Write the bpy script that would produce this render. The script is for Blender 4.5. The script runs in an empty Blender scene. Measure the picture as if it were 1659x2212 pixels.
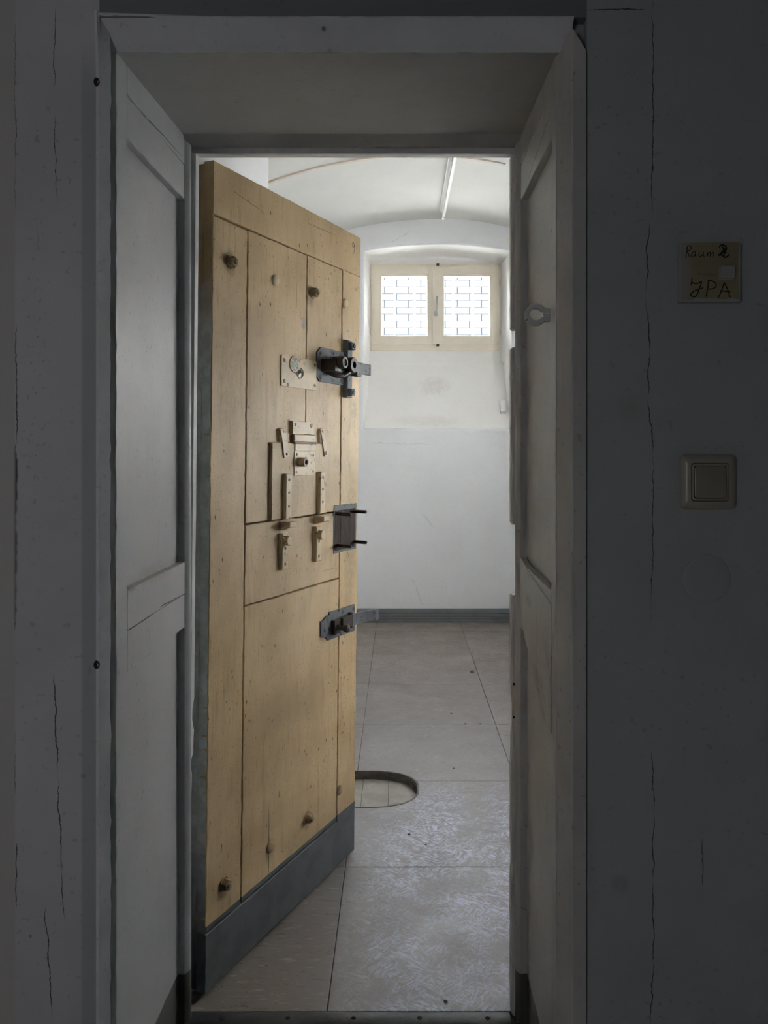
import bpy, bmesh, math, random
from mathutils import Vector, Matrix
random.seed(7)
C = bpy.context.scene
COL = C.collection
PI = math.pi

# ------------------------------------------------------------------ camera
cam = bpy.data.cameras.new('camera'); camo = bpy.data.objects.new('camera', cam); COL.objects.link(camo)
camo.location = (0, 0, 1.258); camo.rotation_euler = (PI/2, 0, 0)
cam.sensor_fit = 'VERTICAL'; cam.sensor_height = 36; cam.sensor_width = 27
cam.lens = 27.293; cam.shift_x = -0.0147; cam.shift_y = -0.0628
cam.clip_start = 0.05; cam.clip_end = 200
C.camera = camo
# ------------------------------------------------------------------ light
w = bpy.data.worlds.new('world'); C.world = w; w.use_nodes = True
bg = w.node_tree.nodes['Background']; bg.inputs[0].default_value = (0.86, 0.93, 1.0, 1); bg.inputs[1].default_value = 23.0

def area(name, loc, target, sx, sy, power, color, portal=False):
    l = bpy.data.lights.new(name, 'AREA'); l.shape = 'RECTANGLE'; l.size = sx; l.size_y = sy
    l.energy = power; l.color = color
    o = bpy.data.objects.new(name, l); COL.objects.link(o); o.location = loc
    o.rotation_euler = (Vector(target) - Vector(loc)).to_track_quat('-Z', 'Y').to_euler()
    if portal: l.cycles.is_portal = True
    return o
area('window_portal', (0.275, 6.17, 2.335), (0.275, 0, 2.335), 1.0, 0.72, 1, (1, 1, 1), True)
# low sun from behind the boundary wall, through the window onto the hidden right-hand cell wall
sl = bpy.data.lights.new('sun', 'SUN'); sl.energy = 178.0; sl.angle = 0.009; sl.color = (1.0, 0.975, 0.94)
so = bpy.data.objects.new('sun', sl); COL.objects.link(so); so.location = (-6, 15, 8)
so.rotation_euler = Vector((1.0, -2.9, -1.0)).to_track_quat('-Z', 'Y').to_euler()
# added fill light for the corridor, behind and left of the camera
area('corridor_fill', (-1.25, -1.26, 1.20), (-0.75, 1.25, 1.20), 0.7, 0.5, 6.6, (0.97, 0.98, 1.0))

vs = C.view_settings
vs.view_transform = 'Standard'; vs.look = 'None'; vs.gamma = 1.0; vs.exposure = 0.0
try: vs.use_curve_mapping = False
except Exception: pass
cy = C.cycles
cy.use_denoising = True; cy.use_adaptive_sampling = False
try: cy.denoiser = 'OPENIMAGEDENOISE'; cy.denoising_input_passes = 'RGB_ALBEDO_NORMAL'
except Exception: pass
cy.max_bounces = 8; cy.diffuse_bounces = 6; cy.glossy_bounces = 4; cy.transparent_max_bounces = 12
cy.sample_clamp_indirect = 40.0; cy.caustics_reflective = False; cy.caustics_refractive = False

# ------------------------------------------------------------------ node helpers
def group_crack():
    g = bpy.data.node_groups.new('crack_line', 'ShaderNodeTree')
    for n, t in (('P', 'NodeSocketVector'), ('A', 'NodeSocketVector'), ('B', 'NodeSocketVector'), ('W', 'NodeSocketFloat')):
        g.interface.new_socket(n, in_out='INPUT', socket_type=t)
    g.interface.new_socket('Mask', in_out='OUTPUT', socket_type='NodeSocketFloat')
    i = g.nodes.new('NodeGroupInput'); o = g.nodes.new('NodeGroupOutput'); L = g.links.new
    def vm(op, a, b=None):
        n = g.nodes.new('ShaderNodeVectorMath'); n.operation = op; L(a, n.inputs[0])
        if b is not None: L(b, n.inputs[1] if op != 'SCALE' else n.inputs[3])
        return n
    def ma(op, a, b=None, clamp=False):
        n = g.nodes.new('ShaderNodeMath'); n.operation = op; n.use_clamp = clamp
        for k, s in enumerate((a, b)):
            if s is None: continue
            if isinstance(s, (int, float)): n.inputs[k].default_value = s
            else: L(s, n.inputs[k])
        return n.outputs[0]
    ap = vm('SUBTRACT', i.outputs['P'], i.outputs['A']).outputs[0]
    ab = vm('SUBTRACT', i.outputs['B'], i.outputs['A']).outputs[0]
    t = ma('DIVIDE', vm('DOT_PRODUCT', ap, ab).outputs['Value'], vm('DOT_PRODUCT', ab, ab).outputs['Value'], True)
    d = vm('LENGTH', vm('SUBTRACT', ap, vm('SCALE', ab, t).outputs[0]).outputs[0]).outputs['Value']
    e = ma('ABSOLUTE', ma('SUBTRACT', ma('MULTIPLY', t, 2.0), 1.0))
    taper = ma('SUBTRACT', 1.12, ma('POWER', e, 4.0))
    wd = ma('MULTIPLY', i.outputs['W'], taper)
    m = ma('SUBTRACT', 1.5, ma('DIVIDE', d, wd), True)
    L(m, o.inputs[0])
    return g
CRACK = group_crack()

class M:
    """small wrapper that builds one procedural material"""
    def __init__(s, name):
        s.mat = bpy.data.materials.new(name); s.mat.use_nodes = True
        s.nt = s.mat.node_tree; s.bsdf = s.nt.nodes['Principled BSDF']
        g = s.nt.nodes.new('ShaderNodeNewGeometry'); t = s.nt.nodes.new('ShaderNodeTexCoord')
        s.pos = g.outputs['Position']; s.obj = t.outputs['Object']; s.h = None
    def put(s, sock, v):
        if hasattr(v, 'is_linked') or hasattr(v, 'links'): s.nt.links.new(v, sock)
        elif isinstance(v, (tuple, list)) and len(v) == 3 and sock.type == 'RGBA': sock.default_value = (*v, 1)
        else: sock.default_value = v
    def math(s, op, a, b=None, c=None, clamp=False):
        n = s.nt.nodes.new('ShaderNodeMath'); n.operation = op; n.use_clamp = clamp
        for k, v in enumerate((a, b, c)):
            if v is not None: s.put(n.inputs[k], v)
        return n.outputs[0]
    def vec(s, op, a, b=None):
        n = s.nt.nodes.new('ShaderNodeVectorMath'); n.operation = op; s.put(n.inputs[0], a)
        if b is not None: s.put(n.inputs[1] if op != 'SCALE' else n.inputs[3], b)
        return n.outputs[0]
    def sep(s, v):
        n = s.nt.nodes.new('ShaderNodeSeparateXYZ'); s.put(n.inputs[0], v); return n.outputs
    def comb(s, x, y, z=0.0):
        n = s.nt.nodes.new('ShaderNodeCombineXYZ')
        for k, v in enumerate((x, y, z)): s.put(n.inputs[k], v)
        return n.outputs[0]
    def noise(s, v, scale, detail=4, rough=0.55, dist=0.0, stretch=None, color=False):
        if stretch: v = s.vec('MULTIPLY', v, stretch)
        n = s.nt.nodes.new('ShaderNodeTexNoise'); s.put(n.inputs['Vector'], v)
        n.inputs['Scale'].default_value = scale; n.inputs['Detail'].default_value = detail
        n.inputs['Roughness'].default_value = rough; n.inputs['Distortion'].default_value = dist
        return n.outputs['Color' if color else 'Fac']
    def ramp(s, v, a, b, lo=0.0, hi=1.0):
        n = s.nt.nodes.new('ShaderNodeMapRange'); n.interpolation_type = 'SMOOTHSTEP'
        s.put(n.inputs[0], v); n.inputs[1].default_value = a; n.inputs[2].default_value = b
        n.inputs[3].default_value = lo; n.inputs[4].default_value = hi
        return n.outputs[0]
    def mix(s, f, a, b, mode='MIX'):
        n = s.nt.nodes.new('ShaderNodeMix'); n.data_type = 'RGBA'; n.blend_type = mode
        s.put(n.inputs[0], f); s.put(n.inputs[6], a); s.put(n.inputs[7], b)
        return n.outputs[2]
    def crack(s, P, a, b, wd):
        n = s.nt.nodes.new('ShaderNodeGroup'); n.node_tree = CRACK
        s.put(n.inputs['P'], P); n.inputs['A'].default_value = (*a, 0); n.inputs['B'].default_value = (*b, 0)
        n.inputs['W'].default_value = wd
        return n.outputs[0]
    def blob(s, P, c, r, soft=0.35):
        v = s.vec('DIVIDE', s.vec('SUBTRACT', P, (*c, 0)), (*r, 1))
        n = s.nt.nodes.new('ShaderNodeVectorMath'); n.operation = 'LENGTH'; s.put(n.inputs[0], v)
        return s.ramp(n.outputs['Value'], 1.0, 1.0 - soft)
    def bump(s, h, strength=0.3, dist=0.01):
        n = s.nt.nodes.new('ShaderNodeBump'); n.inputs['Strength'].default_value = strength
        n.inputs['Distance'].default_value = dist; s.put(n.inputs['Height'], h)
        if s.h is not None: s.nt.links.new(s.h, n.inputs['Normal'])
        s.h = n.outputs[0]
    def done(s, col, rough=0.6, metal=0.0, spec=0.5):
        b = s.bsdf; s.put(b.inputs['Base Color'], col); s.put(b.inputs['Roughness'], rough)
        s.put(b.inputs['Metallic'], metal); b.inputs['Specular IOR Level'].default_value = spec
        if s.h is not None: s.nt.links.new(s.h, b.inputs['Normal'])
        return s.mat

def paint(name, col, col2, rough=0.55, scale=3.0, bump=0.15, plane='xz', cracks=(), stains=(), specks=0.0, streak=0.0,
          crack_col=(0.035, 0.03, 0.026), wob=0.006, coord='pos', extra=None, spec=0.4, fine=60, bs=None, bd=0.004):
    m = M(name); src = m.pos if coord == 'pos' else m.obj
    x, y, z = m.sep(src)
    P = {'xz': m.comb(x, z), 'yz': m.comb(y, z), 'xy': m.comb(x, y)}[plane]
    n1 = m.noise(src, scale, 5, 0.6); c = m.mix(m.ramp(n1, 0.35, 0.68), col, col2)
    if bump > 0: m.bump(m.noise(src, bs or fine, 4, 0.75), bump, bd)
    if streak:
        st = m.noise(src, 1.0, 4, 0.6, stretch=(70, 70, 5))
        c = m.mix(m.ramp(st, 0.58, 0.75, 0, streak), c, m.mix(1.0, c, (0.45, 0.40, 0.33), 'MULTIPLY'))
    if specks:
        sp = m.noise(src, 95, 2, 0.4); big = m.noise(src, 5, 2)
        k = m.math('MULTIPLY', m.ramp(sp, 0.66, 0.72), m.ramp(big, 0.35, 0.65, 0.15, 1.0))
        c = m.mix(m.math('MULTIPLY', k, specks), c, (0.05, 0.035, 0.02))
    for (cx, cz, rx, rz, sc, amt) in stains:
        Pn = m.vec('ADD', P, m.vec('SCALE', m.vec('SUBTRACT', m.noise(src, 30, 4, 0.6, color=True), (0.5, 0.5, 0.5)), min(rx, rz)*1.3))
        Pn = m.vec('MULTIPLY', Pn, (1, 1, 0))
        c = m.mix(m.math('MULTIPLY', m.math('MULTIPLY', m.blob(Pn, (cx, cz), (rx, rz), 0.7), m.ramp(m.noise(src, 45, 4, 0.65), 0.3, 0.6, 0.35, 1.0)), amt), c, sc)
    if cracks:
        Pw = m.vec('ADD', P, m.vec('SCALE', m.vec('SUBTRACT', m.noise(src, 26, 5, 0.65, color=True), (0.5, 0.5, 0.5)), wob*2))
        Pw = m.vec('MULTIPLY', Pw, (1, 1, 0)); tot = None
        for (ax, az, bx, bz, wd) in cracks:
            k = m.crack(Pw, (ax, az), (bx, bz), wd)
            tot = k if tot is None else m.math('MAXIMUM', tot, k)
        gate = m.ramp(m.noise(src, 14, 3, 0.6), 0.30, 0.46, 0.25, 1.0)
        tot = m.math('MULTIPLY', tot, gate)
        c = m.mix(tot, c, crack_col)
    if extra: c = extra(m, src, P, c)
    return m.done(c, rough, 0, spec)

# ------------------------------------------------------------------ mesh helpers
def T(*p): return Matrix.Translation(p)
def bm_box(bm, x0, x1, y0, y1, z0, z1):
    v = [bm.verts.new(p) for p in ((x0,y0,z0),(x1,y0,z0),(x1,y1,z0),(x0,y1,z0),(x0,y0,z1),(x1,y0,z1),(x1,y1,z1),(x0,y1,z1))]
    for f in ((0,3,2,1),(4,5,6,7),(0,1,5,4),(1,2,6,5),(2,3,7,6),(3,0,4,7)): bm.faces.new([v[i] for i in f])
    return v
def bm_bevel(bm, w, seg=2):
    es = [e for e in bm.edges if e.is_manifold and e.calc_face_angle(0) > 0.5]
    bmesh.ops.bevel(bm, geom=es, offset=w, segments=seg, affect='EDGES', profile=0.5, clamp_overlap=True)
def bm_prism(bm, pts, f0, f1):
    """pts: 2D outline; f0 / f1 map a 2D point to the two end positions"""
    a = [bm.verts.new(f0(*p)) for p in pts]; b = [bm.verts.new(f1(*p)) for p in pts]; n = len(pts)
    bm.faces.new(a); bm.faces.new(list(reversed(b)))
    for i in range(n): bm.faces.new((a[i], b[i], b[(i+1) % n], a[(i+1) % n]))
def bm_loft(bm, loops, closed=True, cap0=False, cap1=False):
    R = [[bm.verts.new(p) for p in l] for l in loops]; n = len(loops[0])
    for A, B in zip(R, R[1:]):
        for i in range(n if closed else n-1): bm.faces.new((A[i], A[(i+1) % n], B[(i+1) % n], B[i]))
    if cap0: bm.faces.new(list(reversed(R[0])))
    if cap1: bm.faces.new(R[-1])
def frame_of(d):
    d = Vector(d).normalized(); a = Vector((0,0,1)) if abs(d.z) < 0.9 else Vector((1,0,0))
    u = d.cross(a).normalized(); return u, d.cross(u).normalized(), d
def bm_lathe(bm, base, axis, prof, seg=16):
    """prof: (radius, height along axis)"""
    u, v, d = frame_of(axis); b = Vector(base)
    loops = [[b + d*h + (u*math.cos(2*PI*k/seg) + v*math.sin(2*PI*k/seg))*max(r, 1e-5) for k in range(seg)] for r, h in prof]
    bm_loft(bm, loops, True, prof[0][0] > 1e-4, prof[-1][0] > 1e-4)
def bm_tube(bm, pts, r, seg=8, flat=None):
    """round tube along pts (flat = (ax, k): squash along unit vector ax)"""
    P = [Vector(p) for p in pts]; loops = []; u = None
    for i, p in enumerate(P):
        d = (P[min(i+1, len(P)-1)] - P[max(i-1, 0)]).normalized()
        if u is None: u, v, _ = frame_of(d)
        else:
            u = (u - d*u.dot(d)).normalized()
        v = d.cross(u).normalized(); ri = r[i] if isinstance(r, (list, tuple)) else r
        L = []
        for k in range(seg):
            q = (u*math.cos(2*PI*k/seg) + v*math.sin(2*PI*k/seg))*ri
            if flat: ax = Vector(flat[0]); q = q - ax*q.dot(ax)*(1-flat[1])
            L.append(p + q)
        loops.append(L)
    bm_loft(bm, loops, True, True, True)
def bm_hex(bm, base, axis, r, h, n=6, rot=0.0, cham=0.15):
    u, v, d = frame_of(axis); b = Vector(base)
    lp = lambda rr, hh: [b + d*hh + (u*math.cos(rot+2*PI*k/n) + v*math.sin(rot+2*PI*k/n))*rr for k in range(n)]
    bm_loft(bm, [lp(r, 0), lp(r, h*(1-cham)), lp(r*0.85, h)], True, True, True)

def link(name, bm, mat, parent=None, smooth=False, loc=None):
    bmesh.ops.recalc_face_normals(bm, faces=bm.faces[:])
    me = bpy.data.meshes.new(name); bm.to_mesh(me); bm.free()
    if mat: me.materials.append(mat)
    if smooth:
        me.polygons.foreach_set('use_smooth', [True]*len(me.polygons))
        try: me.set_sharp_from_angle(angle=math.radians(38))
        except Exception: pass
    o = bpy.data.objects.new(name, me); COL.objects.link(o)
    if loc: o.location = loc
    if parent: o.parent = parent
    return o
def tag(o, label=None, cat=None, group=None, kind=None):
    if label: o['label'] = label
    if cat: o['category'] = cat
    if group: o['group'] = group
    if kind: o['kind'] = kind
    return o
def empty(name, loc, label=None, cat=None, group=None, kind=None):
    o = bpy.data.objects.new(name, None); COL.objects.link(o); o.location = loc; o.empty_display_size = 0.05
    return tag(o, label, cat, group, kind)
def boxo(name, dims, mat, parent=None, bev=0.0, seg=2, loc=None):
    bm = bmesh.new(); bm_box(bm, *dims)
    if bev: bm_bevel(bm, bev, seg)
    return link(name, bm, mat, parent, bool(bev), loc)
def jag(p, q, step, amp, rng):
    """points from p (included) to q (excluded), wobbling sideways"""
    d = Vector(q) - Vector(p); n = max(1, int(d.length/step)); s = Vector((-d.y, d.x)).normalized()
    out = []
    for i in range(n):
        t = i/n; a = 0 if i == 0 else rng.uniform(-amp, amp)
        out.append(tuple(Vector(p) + d*t + s*a))
    return out

# ------------------------------------------------------------------ materials
GREY_L = (0.50, 0.50, 0.515); GREY_D = (0.43, 0.43, 0.435)
def front_left(m, src, P, c):
    x, y, z = m.sep(src)
    # darker greenish painted band beside the doorway and browner paint beyond the long crack
    a = m.math('MULTIPLY', m.ramp(x, -0.513, -0.508), m.ramp(z, 1.93, 1.80))
    c = m.mix(m.math('MULTIPLY', a, 0.75), c, (0.30, 0.32, 0.315))
    c = m.mix(m.ramp(x, -0.615, -0.622), c, (0.43, 0.415, 0.395))
    k = m.math('MULTIPLY', m.ramp(m.noise(src, 120, 2, 0.5), 0.60, 0.68), m.blob(m.vec('MULTIPLY', P, (1, 1, 0)), (-0.588, 1.33), (0.035, 0.45), 0.9))
    return m.mix(m.math('MULTIPLY', k, 0.5), c, (0.12, 0.12, 0.11))
def fx(px): return (px-862)/1341.6
def fz(py): return 1.258+(967-py)/1341.6
def fcr(*s): return [(fx(a), fz(b), fx(c), fz(d), w_*0.62) for a, b, c, d, w_ in s]
CR_L = fcr((33,40,33,460,.0010),(34,700,37,960,.0016),(34,960,29,1160,.0048),(29,1080,32,1360,.0058),(33,1580,32,1720,.0010),(36,1820,34,1960,.0014),
    (119,20,118,190,.0009),(117,240,123,430,.0008),(81,490,82,545,.0008),(116,1455,125,1680,.0014),(125,1680,138,1990,.0013),(98,1960,114,2200,.0014))
CR_R = fcr((1411,0,1408,470,.0011),(1401,480,1396,640,.0013),(1396,640,1404,760,.0014),(1404,760,1400,860,.0012),(1400,860,1411,980,.0013),(1411,980,1408,1340,.0009),
    (1408,1620,1412,1760,.0010),(1412,1760,1409,1900,.0012),(1409,1900,1412,2080,.0012),(1412,2080,1407,2212,.0012),(1235,22,1400,20,.0012),(1519,1810,1518,1920,.0010))
mat_front = paint('corridor_paint', GREY_L, GREY_D, 0.6, 2.2, 0.12, 'xz', specks=0.25)
mat_lintel = paint('dark_lintel', (0.18, 0.183, 0.188), (0.155, 0.158, 0.162), 0.6, 2.2, 0.12, 'xz', specks=0.25)  # lintel colour, darker than the corridor walls beside it
mat_front_l = paint('corridor_paint_cracked', GREY_L, GREY_D, 0.6, 2.2, 0.12, 'xz', specks=0.25, extra=front_left, wob=0.0075, cracks=CR_L,
    stains=((fx(180), fz(1677), .006, .006, (0.10,0.13,0.2), .8), (fx(195), fz(1447), .006, .012, (0.16,0.24,0.3), .7), (fx(66), fz(2022), .004, .004, (0.08,0.08,0.08), .7)))
mat_front_r = paint('corridor_paint_shaded', (0.35, 0.365, 0.36), (0.31, 0.325, 0.325), 0.6, 2.2, 0.12, 'xz', specks=0.25, wob=0.0075, cracks=CR_R,  # same corridor paint, darkened for the weaker light right of the doorway
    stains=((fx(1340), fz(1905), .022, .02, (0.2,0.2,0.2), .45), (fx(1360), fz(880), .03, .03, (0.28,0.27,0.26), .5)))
mat_arris = paint('chipped_jamb_plaster', (0.60, 0.605, 0.62), (0.54, 0.545, 0.555), 0.6, 4, 0.2, specks=0.2, stains=((-0.1217,1.938,.006,.004,(0.06,0.055,0.05),.9),(-0.115,1.914,.006,.003,(0.06,0.055,0.05),.8)))
def jamb_extra(m, src, P, c):
    x, y, z = m.sep(src)
    # grey-black skirting paint at the foot, its edge hand cut
    e = m.math('ADD', z, m.math('MULTIPLY', m.math('SUBTRACT', m.noise(src, 16, 3), 0.5), 0.012))
    k = m.ramp(e, 0.129, 0.126)
    return m.mix(k, c, (0.085, 0.082, 0.075))
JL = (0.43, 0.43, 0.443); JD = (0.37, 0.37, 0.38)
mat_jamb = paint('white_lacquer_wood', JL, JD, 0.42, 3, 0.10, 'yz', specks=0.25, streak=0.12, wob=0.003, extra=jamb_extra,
    cracks=((1.336,0.943,1.50,0.944,.0011),(1.50,0.949,1.672,0.944,.0011),(1.336,1.862,1.66,1.878,.0010)),
    stains=((1.50,1.018,.17,.022,(0.34,0.30,0.24),.55),(1.36,1.012,.022,.007,(0.2,0.16,0.12),.5),(1.65,1.02,.025,.010,(0.2,0.16,0.12),.5)))
mat_jamb_r = paint('worn_white_lacquer_wood', (0.47, 0.455, 0.435), (0.40, 0.387, 0.37), 0.42, 3, 0.14, 'yz', specks=0.35, streak=0.3, wob=0.004, extra=jamb_extra,
    cracks=((1.33,1.84,1.60,1.80,.0009),(1.40,1.66,1.42,1.64,.0016)),
    stains=((1.46,.80,.10,.075,(0.17,0.145,0.11),.85),(1.52,1.01,.09,.018,(0.26,0.22,0.17),.5),(1.54,.955,.04,.018,(0.2,0.17,0.13),.6),(1.35,.30,.08,.3,(0.3,0.28,0.24),.5)))
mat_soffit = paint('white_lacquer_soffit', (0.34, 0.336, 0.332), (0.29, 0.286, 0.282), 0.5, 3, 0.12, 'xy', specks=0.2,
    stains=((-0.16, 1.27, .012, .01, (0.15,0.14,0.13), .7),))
mat_frame = paint('white_frame_lacquer', (0.62, 0.615, 0.61), (0.55, 0.545, 0.54), 0.4, 5, 0.1, 'xz', specks=0.2, streak=0.1)
mat_frame_r = paint('grey_frame_lacquer', (0.60, 0.59, 0.575), (0.53, 0.52, 0.50), 0.45, 5, 0.14, 'xz', specks=0.3, streak=0.12)
mat_dark = paint('dark_void', (0.02, 0.018, 0.015), (0.03, 0.025, 0.02), 0.9, 20, 0.1)
WH = (0.848, 0.855, 0.87)
mat_cell = paint('white_lime_plaster', WH, (0.815, 0.822, 0.838), 0.75, 1.6, 0.28, 'xz', wob=0.03, bs=4.0, bd=0.03, crack_col=(0.60, 0.58, 0.56), fine=35,
    cracks=((-0.20,1.29,0.25,1.28,.0012),(0.15,0.80,0.25,0.68,.0012),(0.09,0.32,0.18,0.10,.0013),(-0.06,2.74,0.10,2.83,.0014)))
mat_vault = paint('cream_vault_plaster', (0.68, 0.672, 0.642), (0.63, 0.622, 0.592), 0.8, 1.3, 0.16, 'xy', bs=3.0, bd=0.03)
mat_sill = paint('whitewashed_sill', (0.92, 0.91, 0.895), (0.885, 0.87, 0.845), 0.75, 2.0, 0.3, 'xz', stains=((0.27,1.72,.14,.10,(0.62,0.58,0.52),.35),(0.2,1.45,.35,.06,(0.66,0.63,0.58),.3)))

mat_plain = M('plain_wall_paint').done(GREY_L, 0.7); mat_plain_w = M('plain_white_plaster').done(WH, 0.8)
# ---- door
def door_extra(m, src, P, c):
    x, y, z = m.sep(src)
    c = m.mix(m.ramp(m.noise(src, 1.0, 4, 0.6, stretch=(38, 38, 4)), 0.52, 0.74, 0, 0.5), c, (0.36, 0.24, 0.12))
    # paler middle around the hatch, more orange towards the edges
    kk = m.blob(m.vec('MULTIPLY', P, (1, 1, 0)), (0.40, 1.05), (0.42, 0.75), 0.9)
    c = m.mix(m.math('MULTIPLY', kk, 0.55), c, (0.82, 0.66, 0.45))
    g = m.math('MULTIPLY', m.ramp(m.noise(src, 11, 4, 0.6), 0.50, 0.68), m.blob(m.vec('MULTIPLY', P, (1, 1, 0)), (0.60, 1.25), (0.22, 0.65), 0.8))
    c = m.mix(m.math('MULTIPLY', g, 0.45), c, (0.25, 0.19, 0.125))
    # grime in the open grain and fine black specks all over
    gr_ = m.noise(src, 1.0, 5, 0.7, stretch=(230, 230, 16)); c = m.mix(m.math('MULTIPLY', m.ramp(gr_, 0.54, 0.72), m.ramp(m.noise(src, 6, 4), 0.36, 0.62, 0.1, 0.75)), c, (0.22, 0.15, 0.08))
    c = m.mix(m.math('MULTIPLY', m.ramp(m.noise(src, 260, 2, 0.5), 0.64, 0.70), m.ramp(m.noise(src, 8, 3), 0.35, 0.6, 0.1, 0.8)), c, (0.10, 0.065, 0.035))
    c = m.mix(m.ramp(m.noise(src, 2.3, 4, 0.6), 0.40, 0.64, 0, 0.45), c, (0.40, 0.28, 0.155))
    # old dents
    v = m.nt.nodes.new('ShaderNodeTexVoronoi'); v.inputs['Scale'].default_value = 38; m.put(v.inputs['Vector'], m.vec('MULTIPLY', src, (1.6, 1, 0.7)))
    dk = m.math('MULTIPLY', m.ramp(v.outputs['Distance'], 0.19, 0.08), m.ramp(m.noise(src, 9, 3), 0.50, 0.60))
    c = m.mix(m.math('MULTIPLY', dk, 0.85), c, (0.07, 0.045, 0.025))
    # grey-blue kick band painted across the foot
    e = m.math('ADD', z, m.math('MULTIPLY', m.math('SUBTRACT', m.noise(src, 9, 3), 0.5), 0.006))
    k = m.ramp(e, 0.1535, 0.151)
    return m.mix(k, c, m.mix(m.ramp(m.noise(src, 14, 4), 0.4, 0.62), (0.13, 0.14, 0.15), (0.10, 0.107, 0.113)))
mat_door = paint('ochre_door_lacquer', (0.775, 0.565, 0.318), (0.69, 0.488, 0.262), 0.5, 4.5, 0.22, 'xz', specks=0.7, streak=0.35, coord='obj', wob=0.003,
    extra=door_extra, crack_col=(0.05, 0.03, 0.015),
    cracks=((0.506,1.352,0.512,1.06,.0007),(0.53,1.21,0.53,1.06,.0006),(0.246,0.335,0.247,0.141,.0012),(0.345,1.74,0.352,1.62,.0008),
            (0.50,0.895,0.57,0.893,.0008),(0.405,1.762,0.40,1.74,.001),(0.07,1.85,0.19,1.835,.0005),(0.40,1.862,0.56,1.868,.0006),(0.513,1.30,0.55,1.285,.0007)),
    stains=((0.063,1.68,.03,.035,(0.06,0.04,0.025),.85),(0.385,1.585,.016,.022,(0.36,0.37,0.38),.95),(0.42,1.66,.03,.03,(0.12,0.08,0.05),.6),
            (0.061,0.205,.03,.03,(0.09,0.06,0.035),.7),(0.25,0.21,.028,.04,(0.09,0.06,0.035),.6),(0.431,0.21,.028,.03,(0.12,0.08,0.045),.6),
            (0.66,0.98,.05,.30,(0.20,0.155,0.10),.5),(0.36,0.55,.18,.08,(0.40,0.31,0.19),.4),(0.066,1.40,.05,.3,(0.36,0.27,0.16),.4)))
mat_fit = paint('cream_painted_iron', (0.76, 0.61, 0.41), (0.66, 0.52, 0.335), 0.45, 9, 0.25, 'xz', specks=0.8, coord='obj',
    extra=lambda m, s, P, c: m.mix(m.ramp(m.noise(s, 26, 5, 0.7), 0.60, 0.72, 0, 0.8), c, (0.16, 0.11, 0.06)), spec=0.5)
mat_boltc = paint('grimy_ochre_iron', (0.42, 0.31, 0.18), (0.27, 0.195, 0.115), 0.4, 30, 0.3, coord='obj')
mat_steel = paint('grey_painted_iron', (0.19, 0.20, 0.22), (0.15, 0.157, 0.174), 0.55, 12, 0.25, coord='obj', specks=0.9, spec=0.25,
    extra=lambda m, s, P, c: m.mix(m.ramp(m.noise(s, 60, 4, 0.6), 0.62, 0.66), c, (0.045, 0.035, 0.03)))
mat_rust = paint('dark_rusted_iron', (0.055, 0.038, 0.032), (0.035, 0.026, 0.024), 0.42, 40, 0.4, coord='obj',
    extra=lambda m, s, P, c: m.mix(m.ramp(m.noise(s, 55, 4, 0.6), 0.55, 0.68, 0, 0.7), c, (0.115, 0.05, 0.028)))
def wood_extra(m, s, P, c):
    x, y, z = m.sep(s)
    k = m.noise(s, 1.0, 4, 0.6, 0.8, stretch=(160, 40, 14))
    return m.mix(m.ramp(k, 0.42, 0.60), c, (0.024, 0.014, 0.012))
mat_wood = paint('dark_bare_oak', (0.075, 0.050, 0.043), (0.058, 0.037, 0.031), 0.5, 8, 0.2, coord='obj', extra=wood_extra, spec=0.12)
def edge_extra(m, s, P, c):
    x, y, z = m.sep(s)
    e = m.math('ADD', z, m.math('MULTIPLY', m.math('SUBTRACT', m.noise(s, 5, 4), 0.5), 0.5))
    c = m.mix(m.ramp(e, 1.72, 1.40), c, m.mix(m.ramp(m.noise(s, 24, 5, 0.65), 0.42, 0.62), (0.74, 0.735, 0.70), (0.90, 0.90, 0.90)))
    c = m.mix(m.math('MULTIPLY', m.ramp(m.noise(s, 15, 5, 0.7), 0.60, 0.64), m.ramp(z, 1.66, 1.60)), c, (0.88, 0.90, 0.95))
    return m.mix(m.ramp(z, 0.40, 0.08), c, (0.16, 0.165, 0.16))
mat_edge = paint('scuffed_door_edge', (0.66, 0.46, 0.24), (0.55, 0.37, 0.19), 0.55, 8, 0.3, coord='obj', specks=0.5, extra=edge_extra)
mat_glassgrey = paint('peephole_glass', (0.16, 0.19, 0.22), (0.09, 0.11, 0.13), 0.1, 60, 0.0, coord='obj')
def sticker_extra(m, s, P, c):
    n1 = m.noise(s, 130, 2, 0.5, 1.0); n2 = m.noise(m.vec('ADD', s, (3, 1, 2)), 110, 2, 0.5, 1.0); n3 = m.noise(m.vec('ADD', s, (7, 5, 2)), 120, 2, 0.5, 1.0)
    x, y, z = m.sep(s)
    c = m.mix(m.ramp(n1, 0.53, 0.56), c, (0.10, 0.40, 0.12)); c = m.mix(m.ramp(n2, 0.55, 0.58), c, (0.09, 0.17, 0.36))
    c = m.mix(m.ramp(n3, 0.60, 0.62), c, (0.62, 0.50, 0.08)); return m.mix(m.ramp(m.noise(m.vec('ADD', s, (1, 9, 4)), 120, 2), 0.6, 0.63), c, (0.55, 0.32, 0.28))
mat_sticker = paint('printed_sticker', (0.58, 0.54, 0.46), (0.55, 0.51, 0.44), 0.35, 9, 0.0, coord='obj', extra=sticker_extra)
mat_ink = paint('black_marker_ink', (0.006, 0.006, 0.007), (0.008, 0.008, 0.009), 0.5, 40, 0.0)
mat_print = paint('faded_print', (0.10, 0.09, 0.075), (0.12, 0.11, 0.09), 0.7, 40, 0.0)
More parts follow.
